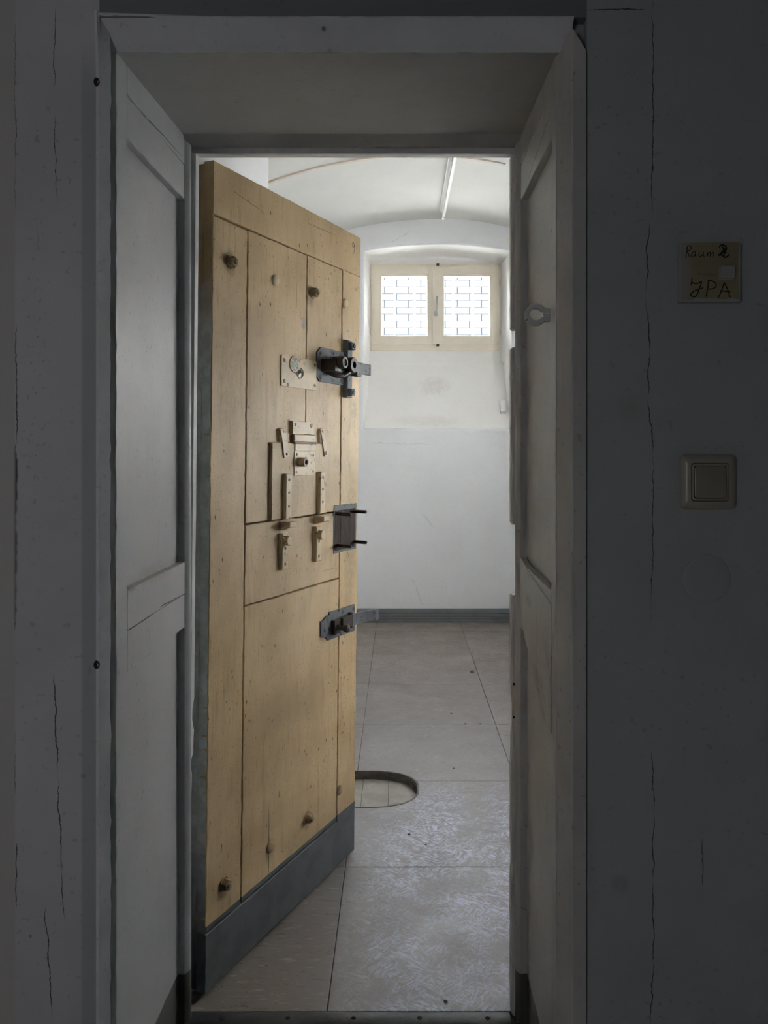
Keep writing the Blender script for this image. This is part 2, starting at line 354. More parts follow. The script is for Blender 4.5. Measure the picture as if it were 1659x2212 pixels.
# ---- floor
def tile_mat(name, stretch, base, base2):
    m = M(name); oi = m.nt.nodes.new('ShaderNodeObjectInfo')
    src = m.vec('ADD', m.pos, m.vec('SCALE', m.comb(1.0, 2.0, 3.0), m.math('MULTIPLY', oi.outputs['Random'], 9.0)))
    c = m.mix(m.ramp(m.noise(src, 2.0, 4), 0.35, 0.65), base, base2)
    fl = m.noise(src, 1.0, 4, 0.65, 0.6, stretch=stretch)
    c = m.mix(m.ramp(fl, 0.56, 0.70, 0, 0.75), c, (0.44, 0.41, 0.385)); c = m.mix(m.ramp(fl, 0.43, 0.30, 0, 0.85), c, (0.12, 0.093, 0.078))
    c = m.mix(m.math('MULTIPLY', m.ramp(m.noise(src, 110, 2, 0.4), 0.70, 0.74), 0.7), c, (0.04, 0.03, 0.02))
    x, y, z = m.sep(m.pos)
    # dried polish smears where people walk
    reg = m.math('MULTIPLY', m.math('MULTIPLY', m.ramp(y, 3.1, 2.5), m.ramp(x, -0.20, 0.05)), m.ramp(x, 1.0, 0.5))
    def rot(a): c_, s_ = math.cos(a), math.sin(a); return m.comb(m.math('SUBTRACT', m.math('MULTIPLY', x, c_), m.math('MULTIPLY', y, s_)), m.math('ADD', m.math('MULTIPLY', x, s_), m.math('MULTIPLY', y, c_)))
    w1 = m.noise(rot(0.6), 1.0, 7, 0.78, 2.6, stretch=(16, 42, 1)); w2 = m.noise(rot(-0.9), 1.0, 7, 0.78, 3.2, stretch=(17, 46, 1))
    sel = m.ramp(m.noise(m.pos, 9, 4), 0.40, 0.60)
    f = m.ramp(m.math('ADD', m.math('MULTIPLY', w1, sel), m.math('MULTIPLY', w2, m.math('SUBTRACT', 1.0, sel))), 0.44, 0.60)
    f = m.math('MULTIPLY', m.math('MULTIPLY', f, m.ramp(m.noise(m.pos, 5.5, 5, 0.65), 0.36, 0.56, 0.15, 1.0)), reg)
    c = m.mix(m.math('MULTIPLY', m.math('MULTIPLY', m.ramp(y, 5.2, 3.4), m.ramp(x, -0.40, -0.12)), 0.75), c, m.mix(0.7, c, (0.178, 0.175, 0.20)))  # broad greyish lilac tint towards the doorway, fading out at the left
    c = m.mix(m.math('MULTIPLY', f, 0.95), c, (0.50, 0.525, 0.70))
    rg = m.math('ADD', m.ramp(m.noise(m.pos, 6, 5, 0.6), 0.3, 0.7, 0.33, 0.50), m.math('MULTIPLY', f, 0.1))
    m.bump(m.noise(src, 40, 3), 0.06, 0.002)
    # amber drip stain
    return m.done(c, rg, 0, 0.5)
mat_tile_a = tile_mat('speckled_vinyl_tile', (26, 90, 1), (0.27, 0.228, 0.198), (0.235, 0.197, 0.17))
mat_tile_b = tile_mat('flecked_vinyl_tile', (60, 60, 1), (0.28, 0.238, 0.208), (0.24, 0.202, 0.175))
mat_sub = paint('dark_screed', (0.05, 0.045, 0.04), (0.07, 0.06, 0.055), 0.9, 10, 0.2, 'xy')
mat_pit = paint('pale_recess_tile', (0.31, 0.285, 0.255), (0.225, 0.2, 0.17), 0.5, 11, 0.2, 'xy', specks=0.8,
    stains=((-0.01, 2.80, .03, .03, (0.10,0.06,0.03), .6),))
mat_rim = paint('recess_rim_metal', (0.13, 0.11, 0.09), (0.07, 0.058, 0.048), 0.45, 20, 0.3, 'xy')
mat_base = paint('slate_grey_gloss', (0.15, 0.155, 0.16), (0.125, 0.13, 0.138), 0.4, 6, 0.15, 'xz', specks=0.4)
mat_thres = paint('dark_threshold_rubber', (0.035, 0.036, 0.038), (0.055, 0.055, 0.058), 0.42, 12, 0.25, 'xz', specks=0.5)
mat_corr = paint('corridor_floor_lino', (0.12, 0.10, 0.085), (0.10, 0.085, 0.07), 0.5, 5, 0.1, 'xy')
# ---- window
mat_win = paint('cream_window_wood', (0.90, 0.83, 0.71), (0.86, 0.78, 0.655), 0.4, 3, 0.08, 'xz', specks=0.15)
mat_alu = paint('brushed_handle_metal', (0.55, 0.55, 0.55), (0.48, 0.48, 0.48), 0.35, 10, 0.05)
mat_black = paint('black_catch_iron', (0.04, 0.03, 0.025), (0.06, 0.045, 0.035), 0.4, 30, 0.1)
gm = M('window_glass'); nt = gm.nt
tr = nt.nodes.new('ShaderNodeBsdfTransparent'); gl = nt.nodes.new('ShaderNodeBsdfGlossy'); gl.inputs['Roughness'].default_value = 0.02
fr = nt.nodes.new('ShaderNodeFresnel'); fr.inputs['IOR'].default_value = 1.45; mx = nt.nodes.new('ShaderNodeMixShader')
tr.inputs['Color'].default_value = (0.93, 0.95, 0.95, 1)
nt.links.new(fr.outputs[0], mx.inputs[0]); nt.links.new(tr.outputs[0], mx.inputs[1]); nt.links.new(gl.outputs[0], mx.inputs[2])
nt.links.new(mx.outputs[0], nt.nodes['Material Output'].inputs[0]); mat_glass = gm.mat
mat_bar = paint('white_grille_paint', (0.82, 0.83, 0.85), (0.75, 0.76, 0.79), 0.5, 5, 0.1)
mat_yard = paint('pale_yard_paving', (0.50, 0.495, 0.485), (0.45, 0.445, 0.435), 0.8, 2, 0.2, 'xy')
mat_lamp = paint('white_batten_enamel', (0.84, 0.84, 0.80), (0.82, 0.82, 0.78), 0.25, 4, 0.0)
mat_tube = paint('white_tube_glass', (0.90, 0.90, 0.88), (0.88, 0.88, 0.86), 0.12, 4, 0.0)
mat_strip = paint('beige_conduit_strip', (0.60, 0.50, 0.42), (0.68, 0.60, 0.53), 0.5, 6, 0.1)
mat_plate = paint('white_plate_plastic', (0.33, 0.33, 0.32), (0.29, 0.29, 0.285), 0.35, 10, 0.05)
mat_paper = paint('yellowed_label_paper', (0.25, 0.215, 0.125), (0.205, 0.178, 0.105), 0.6, 16, 0.05, 'xz', extra=lambda m, s, P, c: m.mix(m.ramp(m.sep(s)[0], 0.473, 0.455), c, (0.27, 0.26, 0.225)))
mat_switch = paint('ivory_switch_plastic', (0.33, 0.315, 0.265), (0.29, 0.275, 0.225), 0.3, 8, 0.05)
mat_switch2 = paint('ivory_rocker_plastic', (0.27, 0.25, 0.20), (0.245, 0.23, 0.185), 0.3, 8, 0.05)
mat_ring = paint('grey_painted_ring', (0.62, 0.62, 0.61), (0.56, 0.56, 0.55), 0.4, 40, 0.1, 'xz', stains=((0.2255, 1.483, .0025, .0025, (0.25,0.13,0.03), .95),))

# ================================================================== STRUCTURE
# ---- corridor side wall with the doorway
wall_front = empty('wall_front', (0, 1.25, 0), 'grey painted corridor wall around the deep doorway, cracked left and right', None, None, 'structure')
def rel(o, loc): return o
def plan(name, pts, z0, z1, mat, parent):
    L = parent.location
    bm = bmesh.new(); bm_prism(bm, pts, lambda x, y: (x-L.x, y-L.y, z0-L.z), lambda x, y: (x-L.x, y-L.y, z1-L.z))
    return link(name, bm, mat, parent)
plan('wall_body', [(-2.6,1.25),(-0.4825,1.25),(-0.492,1.271),(-0.492,1.90),(-2.6,1.90)], 0, 3.1, mat_front_l, wall_front)
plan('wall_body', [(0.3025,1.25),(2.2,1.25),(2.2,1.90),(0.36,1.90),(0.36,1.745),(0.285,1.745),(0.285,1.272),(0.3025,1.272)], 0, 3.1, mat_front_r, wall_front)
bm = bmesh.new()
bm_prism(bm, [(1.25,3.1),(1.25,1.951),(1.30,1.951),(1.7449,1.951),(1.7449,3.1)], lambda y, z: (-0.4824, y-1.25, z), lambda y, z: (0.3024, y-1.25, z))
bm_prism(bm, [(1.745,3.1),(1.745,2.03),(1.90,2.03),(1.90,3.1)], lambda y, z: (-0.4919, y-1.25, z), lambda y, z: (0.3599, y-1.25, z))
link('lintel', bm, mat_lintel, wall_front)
# plaster arrises: left one is a slanting lip with a broken inner edge, right one is a planed strip
rng = random.Random(3)
bm = bmesh.new(); L0, L1, L2, L3 = [], [], [], []
for i in range(101):
    z = 1.962*i/100; j = rng.uniform(-0.0013, 0.0013); k = rng.uniform(-0.002, 0.002)
    top = max(0, (z-1.86)/0.1)
    L0.append((-0.488+0.001*j-0.003*top, 0.0, z)); L1.append((-0.4825+j*0.6-0.0035*top, -0.0025, z))
    L2.append((-0.4715+j, 0.018+k, z)); L3.append((-0.491, 0.019+k, z))
bm_loft(bm, [L0, L1, L2, L3], False)
link('plaster_arris', bm, mat_arris, wall_front, True)
bm = bmesh.new()
pr = [(0.3022,1.2515),(0.300,1.2445),(0.2795,1.2455),(0.2775,1.2475),(0.2635,1.296),(0.284,1.297)]
bm_prism(bm, pr, lambda x, y: (x, y-1.25, 0), lambda x, y: (x, y-1.25, 1.93 + (-0.035 if x > 0.29 else 0)))
link('plaster_arris', bm, mat_jamb_r, wall_front)
bm = bmesh.new(); A, B, D, E_ = [], [], [], []
for i in range(61):
    x = -0.4835 + 0.765*i/60; j = rng.uniform(-0.0012, 0.0012); up = 0.006*max(0, 1-i/14) 
    A.append((x, 0.0, 1.953+up)); B.append((x, -0.002, 1.9505+up+j)); D.append((x, 0.035, 1.912+j*0.5)); E_.append((x, 0.038, 1.952))
bm_loft(bm, [A, B, D, E_], False)
link('plaster_arris', bm, mat_arris, wall_front, True)
# two old pin holes in the left arris, ringed by worn plaster
for z in (1.846, 0.909):
    bm = bmesh.new(); bm_lathe(bm, (-0.4862, -0.0008, z), (0, -1, 0), [(0.0048, 0), (0.0046, 0.0022), (0.0032, 0.0026), (0.0026, 0.0008), (0.0001, 0.0006)], 14)
    for v in bm.verts: v.co.z = z + (v.co.z-z)*1.5
    link('pin_hole', bm, mat_dark, wall_front, True)

# ---- jamb linings: framed wood panelling left and right, board above
def lining(name, label, side, mat):
    xs = (lambda Y: -0.4912 + 0.018*Y) if side < 0 else (lambda Y: 0.2640 - 0.0015*Y)
    e = empty(name, (xs(1.48), 1.48, 0), label, None, None, 'structure'); ox, oy = xs(1.48), 1.48
    rg = random.Random(11 if side < 0 else 17)
    s = -side                                             # towards the opening
    def piece(nm, y0, y1, z0, z1, d0, d1, jit=(0, 0, 0, 0), lab=None, mm=None):
        """board lying along the jamb: d0 back, d1 face (depth towards opening); jit on front, back, bottom, top edge"""
        st = 0.02
        pts = jag((y0, z0), (y1, z0), st, jit[2], rg) + jag((y1, z0), (y1, z1), st, jit[1], rg) + jag((y1, z1), (y0, z1), st, jit[3], rg) + jag((y0, z1), (y0, z0), st, jit[0], rg)
        bm = bmesh.new(); b = 0.0012
        cy_, cz = (y0+y1)/2, (z0+z1)/2
        f = lambda d, k: [(xs(p[0])+s*d-ox, p[0]-oy - k*math.copysign(1, p[0]-cy_)*(abs(p[0]-cy_) > (y1-y0)/2-0.006), p[1]-k*math.copysign(1, p[1]-cz)*(abs(p[1]-cz) > (z1-z0)/2-0.006)) for p in pts]
        bm_loft(bm, [f(d0, 0), f(d1-b, 0), f(d1, b)], True, True, True)
        o = link(nm, bm, mm or mat, e)
        if lab: o['label'] = lab
        return o
    yf = 1.284 if side < 0 else 1.297
    piece('stile', yf, 1.334, 0.0, 1.930, -0.020, 0.0, (0.0022 if side < 0 else 0.0005, 0.0003, 0, 0))
    piece('head_board', 1.3345, 1.672, 1.866, 1.930, -0.020, 0.0, (0, 0, 0.0006, 0))
    piece('top_rail', 1.3345, 1.672, 1.791, 1.8648, -0.020, -0.0004, (0, 0, 0.0015, 0.0004))
    piece('panel', 1.3345, 1.672, 1.011, 1.793, -0.026, -0.0145)
    piece('mid_rail', 1.3345, 1.672, 0.9437, 1.012, -0.020, 0.0002, (0, 0.001, 0.0006, 0.0012))
    piece('mid_rail', 1.3345, 1.672, 0.871, 0.9427, -0.020, 0.0, (0, 0.001, 0.0014, 0.0006))
    piece('panel', 1.3345, 1.672, 0.005, 0.873, -0.026, -0.0145)
    # flaking paint line where the panel meets the frame bead
    bm = bmesh.new(); pts = []
    for i in range(120):
        z = 0.02 + 0.85*i/119 if i < 60 else 1.014 + 0.776*(i-60)/59
        pts.append((z, rg.uniform(0.001, 0.0045)))
    for i in list(range(59)) + list(range(60, 119)):
        z0, w0 = pts[i]; z1, w1 = pts[i+1]
        q = [(xs(1.66)+s*(-0.0144)-ox, 1.6585-oy-w0, z0), (xs(1.66)+s*(-0.0130)-ox, 1.672-oy, z0), (xs(1.66)+s*(-0.0130)-ox, 1.672-oy, z1), (xs(1.66)+s*(-0.0144)-ox, 1.6585-oy-w1, z1)]
        bm.faces.new([bm.verts.new(p) for p in q])
    bmesh.ops.remove_doubles(bm, verts=bm.verts[:], dist=1e-5)
    link('paint_lip', bm, mat, e)
    # quarter-round bead between lining and frame
    bm = bmesh.new(); r = 0.013; prof = []
    for k in range(7):
        a = PI/2*k/6; prof.append((s*(r*math.sin(a)*1.0) , -r*0 + 0.0))
    outline = [(-s*0.02, 1.668), (0, 1.668)] + [(s*0.0095*math.sin(PI*k/8), 1.668+0.034*k/8) for k in range(1, 8)] + [(s*0.004, 1.702), (-s*0.02, 1.702)]
    X0 = xs(1.68)
    bm_prism(bm, outline, lambda x, y: (X0+x-ox, y-oy, 0.02), lambda x, y: (X0+x-ox, y-oy, 1.918))
    link('bead', bm, mat, e, True)
    return e, piece
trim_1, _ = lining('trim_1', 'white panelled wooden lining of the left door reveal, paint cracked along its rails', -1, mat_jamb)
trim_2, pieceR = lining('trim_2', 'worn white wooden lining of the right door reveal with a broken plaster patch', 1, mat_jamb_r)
# broken plaster scab on the right lining
rg = random.Random(5); ox, oy = trim_2.location.x, trim_2.location.y
edge_low = [(1.66,.895),(1.63,.885),(1.60,.862),(1.55,.845),(1.50,.815),(1.45,.80),(1.40,.79),(1.36,.775),(1.335,.77)]
edge_up = [(1.335,.985),(1.37,.995),(1.42,1.0),(1.48,1.005),(1.52,1.0),(1.57,1.012),(1.62,1.015),(1.66,1.02)]
pts = [(y+rg.uniform(-.004,.004), z+rg.uniform(-.004,.004)) for y, z in edge_low+edge_up]
cy0, cz0 = 1.49, 0.90
bm = bmesh.new()
ring = lambda d, k: [(0.2616-d-ox, cy0+(y-cy0)*k-oy, cz0+(z-cz0)*k) for y, z in pts]
bm_loft(bm, [ring(-0.01, 1), ring(0.0012, 1), ring(0.0038, 0.93), ring(0.0045, 0.5), ring(0.0038, 0.1)], True, True, True)
for v in bm.verts: v.co.x += rg.uniform(-0.0006, 0.0006)
o = link('plaster_scab', bm, mat_jamb_r, trim_2, True); o['label'] = 'lumpy broken filler over the middle rail'
# lintel board + cove
trim_3 = empty('trim_3', (-0.10, 1.48, 1.92), 'white painted board under the lintel of the doorway with a rounded moulding', None, None, 'structure')
bm = bmesh.new()
bm_prism(bm, [(1.286,1.9125),(1.655,1.9275),(1.655,1.945),(1.286,1.945)], lambda y, z: (-0.472+0.10, y-1.48, z-1.92), lambda y, z: (0.2655+0.10, y-1.48, z-1.92))
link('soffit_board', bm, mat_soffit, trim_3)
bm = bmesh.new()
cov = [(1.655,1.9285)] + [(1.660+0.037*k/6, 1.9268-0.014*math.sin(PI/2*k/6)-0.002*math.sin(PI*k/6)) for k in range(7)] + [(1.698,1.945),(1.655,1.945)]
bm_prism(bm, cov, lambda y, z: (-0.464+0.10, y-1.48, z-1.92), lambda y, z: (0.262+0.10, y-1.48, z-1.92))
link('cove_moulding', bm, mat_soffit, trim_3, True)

# ---- wooden door frame (stop) with its chipped left foot and notched right lip
trim_4 = empty('trim_4', (-0.10, 1.72, 0), 'narrow painted wooden door frame inside the reveal, notched for bolts on its right lip', None, None, 'structure')
def fr_piece(nm, f0, f1, outline, mat, smooth=False):
    bm = bmesh.new(); bm_prism(bm, outline, f0, f1)
    for v in bm.verts: v.co.x += 0.10; v.co.y -= 1.72
    return link(nm, bm, mat, trim_4, smooth)
lean = lambda z: -0.0165*(1-z/1.905)
bm = bmesh.new(); rg = random.Random(8); loops = []
for i in range(80):
    z = 0.0 + 1.912*i/79; chip = 0.0
    if z < 0.62: chip = 0.0045*min(1, (0.62-z)/0.12) + rg.uniform(0, 0.0018)
    elif z < 1.05: chip = rg.uniform(0, 0.0008)
    if abs(z-0.66) < 0.02 or abs(z-0.56) < 0.02: chip += 0.004
    x1 = -0.4444 + lean(z) - chip
    loops.append([(-0.4915+0.10, 1.700-1.72, z), (x1-0.0006+0.10, 1.700-1.72, z), (x1+0.10, 1.7015-1.72, z), (x1+0.10, 1.7258-1.72, z), (-0.4915+0.10, 1.7258-1.72, z)])
bm_loft(bm, loops, True, True, True); link('frame_post', bm, mat_frame, trim_4)
fr_piece('frame_head', lambda y, z: (-0.4915, y, z), lambda y, z: (0.2845, y, z), [(1.698,1.9015),(1.7005,1.9005),(1.728,1.9035),(1.7305,1.9045),(1.7305,1.95),(1.698,1.95)], mat_frame)
fr_piece('frame_post', lambda x, y: (x, y, 0), lambda x, y: (x, y, 1.902), [(0.2845,1.7),(0.2595,1.7),(0.2583,1.7015),(0.2583,1.7170),(0.2845,1.7170)], mat_frame_r)
for nm, z0, z1 in (('stop_lip', 1.5195, 1.9032), ('stop_lip', 1.088, 1.4805), ('stop_lip', 0.0, 0.932)):
    bm = bmesh.new(); rr = random.Random(int(z0*100)); loops = []
    zs = [z0] + [z0+0.004] + [z0+(z1-z0)*k/24 for k in range(1, 24)] + [z1-0.004] + [z1]
    for i, z in enumerate(zs):
        t = 0.0035 if (i in (0, len(zs)-1) and z1 < 1.8) or (i == 0 and z0 > 0) else 0
        j = rr.uniform(-0.0005, 0.0005)*(3 if z < 0.8 else 1)
        if 0.66 < z < 0.765 and z0 == 0: j += 0.002
        x0 = 0.2478+t+j
        loops.append([(0.2835+0.10, 1.7172-1.72, z), (x0+0.003+0.10, 1.7172-1.72, z), (x0+0.10, 1.7205-1.72, z), (x0+0.10, 1.741-1.72, z), (0.2835+0.10, 1.743-1.72, z)])
    bm_loft(bm, loops, True, True, True); link(nm, bm, mat_frame_r, trim_4, True)
# keeper plate for the lower bolt
e = empty('strike_plate', (0.2535, 1.7155, 0.70), 'small rough keeper plate on the right frame lip, low down', 'strike plate')
bm = bmesh.new(); bm_box(bm, -0.0035, 0.0035, -0.0022, 0.0022, -0.045, 0.045); bm_bevel(bm, 0.0012); link('plate', bm, mat_frame_r, e, True)
bm = bmesh.new(); bm_box(bm, -0.0022, 0.0030, -0.0030, -0.0012, -0.030, 0.026); bm_bevel(bm, 0.0006, 1); link('slot', bm, mat_fit, e)
for z in (0.036, -0.037):
    bm = bmesh.new(); bm_lathe(bm, (0, -0.0022, z), (0, -1, 0), [(0.003, 0), (0.0028, 0.001), (0.0001, 0.0014)], 8); link('screw', bm, mat_dark, e)

# ---- cell shell
wall_left = empty('wall_left', (-0.495, 2.42, 0), 'white plastered left side of the cell with a pier behind the open door', None, None, 'structure')
plan('pier', [(-0.495,1.90),(-0.495,2.944),(-1.25,2.944),(-1.25,1.90)], 0, 3.1, mat_cell, wall_left)
plan('wall_body', [(-1.25,2.944),(-1.45,2.944),(-1.45,5.75),(-1.25,5.75)], 0, 3.1, mat_plain_w, wall_left)
wall_right = empty('wall_right', (1.10, 3.7, 0), 'white plastered right wall of the cell', None, None, 'structure')
plan('wall_body', [(1.10,1.90),(1.55,1.90),(1.55,5.75),(1.10,5.75)], 0, 3.1, mat_plain_w, wall_right)

def arch(l, r, b, t, sag, Y, n=20):
    """four-sided loop with an arched top: bottom, right, top, left"""
    L = []
    for i in range(n): L.append((l+(r-l)*i/n, Y, b))
    for i in range(n): L.append((r, Y, b+(t-b)*i/n))
    for i in range(n):
        u = i/n; L.append((r+(l-r)*u, Y, t+sag*(1-(2*u-1)**2)))
    for i in range(n): L.append((l, Y, t+(b-t)*i/n))
    return L
wall_back = empty('wall_back', (0.275, 5.61, 0), 'white end wall of the cell with a deep arched window niche and steep sill', None, None, 'structure')
def sh(L, o): return [(p[0]-o[0], p[1]-o[1], p[2]-o[2]) for p in L]
WB = (0.275, 5.61, 0)
nl, nr, nb, nt_, ns = -0.251, 0.812, 1.398, 2.683, 0.046
bm = bmesh.new(); loops = [arch(-1.5, 1.6, 0.0, 3.1, 0, 5.61)]
for k in range(6):
    a = PI/2*k/5; r = 0.022
    off = r*(1-math.sin(a)); dy = r*(1-math.cos(a))
    loops.append(arch(nl-off, nr+off, nb-off, nt_+off, ns, 5.61+dy))
bm_loft(bm, [sh(l, WB) for l in loops]); link('wall_body', bm, mat_cell, wall_back, True)
bm = bmesh.new(); bl, br, bb, bt = -0.222, 0.800, 1.9145, 2.683
loops = [arch(nl, nr, nb, nt_, ns, 5.632), arch(nl+.006, nr-.002, nb+.13, nt_, ns, 5.722), arch(nl+.014, nr-.006, nb+.26, nt_, ns, 5.81), arch(bl-.006, br+.004, bb-.04, bt+.002, ns, 5.94)]
for k in range(5):
    a = PI/2*k/4; r = 0.025
    loops.append(arch(bl+r*(1-math.cos(a))-.0, br-r*(1-math.cos(a)), bb+0.004*k/4, bt-r*(1-math.cos(a)), ns, 5.945+r*math.sin(a)))
loops.append(arch(-0.215, 0.77, 2.006, 2.66, 0.0, 5.97)); loops.append(arch(-0.215, 0.77, 2.006, 2.66, 0.0, 6.16)); loops.append(arch(-1.5, 1.6, 0.0, 3.1, 0.0, 6.16))
bm_loft(bm, [sh(l, WB) for l in loops]); link('niche', bm, mat_sill, wall_back, True)

# vaulted ceiling: a shallow barrel, slightly crooked like old plaster work
def apex(Y): return 0.11 + (0.268-0.11)*max(0, min(1, (Y-4.38)/(5.61-4.38)))
def vault_z(X, Y): return 2.913 - (X-apex(Y))**2/4.6
ceiling = empty('ceiling', (0.2, 3.8, 2.9), 'shallow cream plaster barrel vault over the cell', None, None, 'structure')
bm = bmesh.new(); rows = []
NX, NY = 60, 44
for j in range(NY+1):
    Y = 1.88 + (5.64-1.88)*j/NY; row = []
    for i in range(NX+1):
        X = -1.47 + 3.05*i/NX; ed = 0.0
        row.append((X-0.2, Y-3.8, vault_z(X, Y)-2.9-ed + 0.003*math.sin(X*7+Y*3)+0.002*math.sin(Y*9-X*4)))
    rows.append(row)
R = [[bm.verts.new(p) for p in r] for r in rows]; R2 = [[bm.verts.new((p[0], p[1], 0.32)) for p in r] for r in (rows[0], rows[-1])]
for j in range(NY):
    for i in range(NX): bm.faces.new((R[j][i], R[j+1][i], R[j+1][i+1], R[j][i+1]))
vs4 = [bm.verts.new(p) for p in ((-1.67,-1.92,0.33),(1.38,-1.92,0.33),(1.38,1.84,0.33),(-1.67,1.84,0.33))]; bm.faces.new(vs4)
link('vault', bm, mat_vault, ceiling, True)
# strip running over the vault
bm = bmesh.new(); loops = []
for i in range(61):
    X = -0.95 + 1.55*i/60; Y = 4.38; z = vault_z(X, Y)
    dX = -(X-apex(Y))/2.3; t = Vector((1, 0, dX)).normalized(); n_ = Vector((-t.z, 0, t.x))
    c0 = Vector((X, Y, z)); 
    P = [c0 + n_*0.006 + Vector((0,-.013,0)), c0 - n_*0.010 + Vector((0,-.013,0)), c0 - n_*0.0115 + Vector((0,-.010,0)), c0 - n_*0.0115 + Vector((0,.012,0)), c0 + n_*0.006 + Vector((0,.014,0))]
    loops.append([(p.x-0.2, p.y-3.8, p.z-2.9) for p in P])
bm_loft(bm, loops, True, True, True); o = link('conduit_strip', bm, mat_strip, ceiling); o['label'] = 'beige strip following the curve of the vault'

# corridor shell behind and around the camera
tag(boxo('floor', (-2.6, 2.2, -2.2, 1.70, -0.06, -0.012), mat_corr), 'dark corridor floor outside the cell', None, None, 'structure')
tag(boxo('ceiling', (-2.6, 2.2, -2.2, 1.26, 2.9, 3.0), mat_plain), 'corridor ceiling', None, None, 'structure')
wr = empty('wall_rear', (0, -1.2, 0), 'corridor wall opposite the cell with a doorway opening added for the fill light', None, None, 'structure')
for x0, x1, z0, z1 in ((-2.6,-1.68,0,2.9),(-0.82,2.2,0,2.9),(-1.68,-0.82,2.1,2.9)):  # gap between the pieces is the opening added for the fill light
    bm = bmesh.new(); bm_box(bm, x0, x1, -0.25, 0, z0, z1); link('wall_body', bm, mat_plain, wr)
tag(boxo('wall_west', (-2.7, -2.6, -2.2, 1.3, 0, 2.9), mat_plain), 'corridor end wall', None, None, 'structure')
tag(boxo('wall_east', (2.2, 2.3, -2.2, 1.3, 0, 2.9), mat_plain), 'far corridor end wall', None, None, 'structure')
tag(boxo('wall_south', (-2.6, 2.2, -2.3, -2.2, 0, 2.9), mat_plain), 'closing wall behind the added doorway', None, None, 'structure')

# ---- cell floor: vinyl tiles on a screed, with an oval sunken recess
floor = empty('floor', (0.1, 3.7, 0), 'cell floor of square speckled brown vinyl tiles scuffed near the door', None, None, 'structure')
HC = (-0.128, 2.867); HA, HB = 0.203, 0.156
def hole_r(t):
    e_ = 2.5; c, s_ = math.cos(t), math.sin(t)
    return (math.copysign(abs(c)**(2/e_), c)*HA, math.copysign(abs(s_)**(2/e_), s_)*HB)
ORI = (-0.1614, 2.930)
g = 0.0009
hole_bm = bmesh.new(); bm_prism(hole_bm, [(HC[0]+hole_r(2*PI*k/72)[0], HC[1]+hole_r(2*PI*k/72)[1]) for k in range(72)], lambda x, y: (x, y, -0.2), lambda x, y: (x, y, 0.2))
hole = link('recess_cutter', hole_bm, None)
dg = None; tile_meshes = {}
def boolean_cut(o):
    md = o.modifiers.new('cut', 'BOOLEAN'); md.operation = 'DIFFERENCE'; md.object = hole; md.solver = 'EXACT'
    d = bpy.context.evaluated_depsgraph_get(); me = bpy.data.meshes.new_from_object(o.evaluated_get(d))
    o.modifiers.clear(); o.data = me
cut_list = []
for ix in range(-2, 3):
    for iy in range(-2, 5):
        x0, x1 = ORI[0]+0.6*ix, ORI[0]+0.6*(ix+1); y0, y1 = ORI[1]+0.6*iy, ORI[1]+0.6*(iy+1)
        x0 = max(x0, -1.249); x1 = min(x1, 1.099); y1 = min(y1, 5.609); y0 = max(y0, 1.732)
        if x1-x0 < 0.02 or y1-y0 < 0.02: continue
        if x1 < -0.45 and y1 < 2.5: continue
        key = (round(x1-x0, 3), round(y1-y0, 3), (ix+iy) % 2); near = ix in (-1, 0) and iy in (-1, 0)
        if key in tile_meshes and not near:
            o = bpy.data.objects.new('tile', tile_meshes[key]); COL.objects.link(o)
        else:
            bm = bmesh.new(); a, b = (x1-x0)/2-g, (y1-y0)/2-g; t_ = 0.0012
            f = lambda k, z: [(-a+k, -b+k, z), (a-k, -b+k, z), (a-k, b-k, z), (-a+k, b-k, z)]
            bm_loft(bm, [f(0, -0.004), f(0, -t_), f(t_, 0)], True, True, True)
            o = link('tile', bm, mat_tile_a if (ix+iy) % 2 else mat_tile_b)
            if not near: tile_meshes[key] = o.data
        o.location = ((x0+x1)/2, (y0+y1)/2, 0)
        if near: cut_list.append(o)
        o['pend'] = 1
sub = boxo('screed', (-1.25, 1.10, 1.70, 5.61, -0.05, -0.0035), mat_sub); cut_list.append(sub)
bpy.context.view_layer.update()
for o in cut_list: boolean_cut(o)
bpy.data.objects.remove(hole)
for o in list(COL.objects):
    if o.get('pend') or o is sub:
        l = o.location.copy(); o.parent = floor; o.location = l - floor.location
        if 'pend' in o: del o['pend']
rec = empty('floor_recess', (HC[0], HC[1], -0.03), 'oval recess sunk in the cell floor beyond the door edge, lined with pale tiles', 'floor recess')
bm = bmesh.new()
lp = lambda k, z: [(hole_r(2*PI*i/72)[0]*k, hole_r(2*PI*i/72)[1]*k, z) for i in range(72)]
bm_loft(bm, [lp(1.0, 0.0285), lp(1.0, 0.0315), lp(0.965, 0.0315), lp(0.955, 0.026), lp(0.955, -0.006), lp(1.0, -0.006)]); link('rim', bm, mat_rim, rec, True)
xs_ = [-0.21, -0.121, -0.010, 0.088, 0.21]
for a, b in zip(xs_, xs_[1:]):
    top = []; n = 14
    def half(x): return HB*0.953*max(0, 1-min(1, abs(x)/(HA*0.953))**2.5)**(1/2.5)
    X = [max(-HA*.952, a+.0009)+(min(HA*.952, b-.0009)-max(-HA*.952, a+.0009))*i/n for i in range(n+1)]
    out = [(x, half(x)) for x in X] + [(x, -half(x)) for x in reversed(X)]
    out = [p for i, p in enumerate(out) if i == 0 or (Vector(p)-Vector(out[i-1])).length > 1e-4]
    bm = bmesh.new(); bm_prism(bm, out, lambda x, y: (x, y, -0.006), lambda x, y: (x, y, 0.0)); link('recess_tile', bm, mat_pit, rec)
boxo('recess_bed', (-0.21, 0.21, -0.165, 0.165, -0.02, -0.0055), mat_sub, rec)
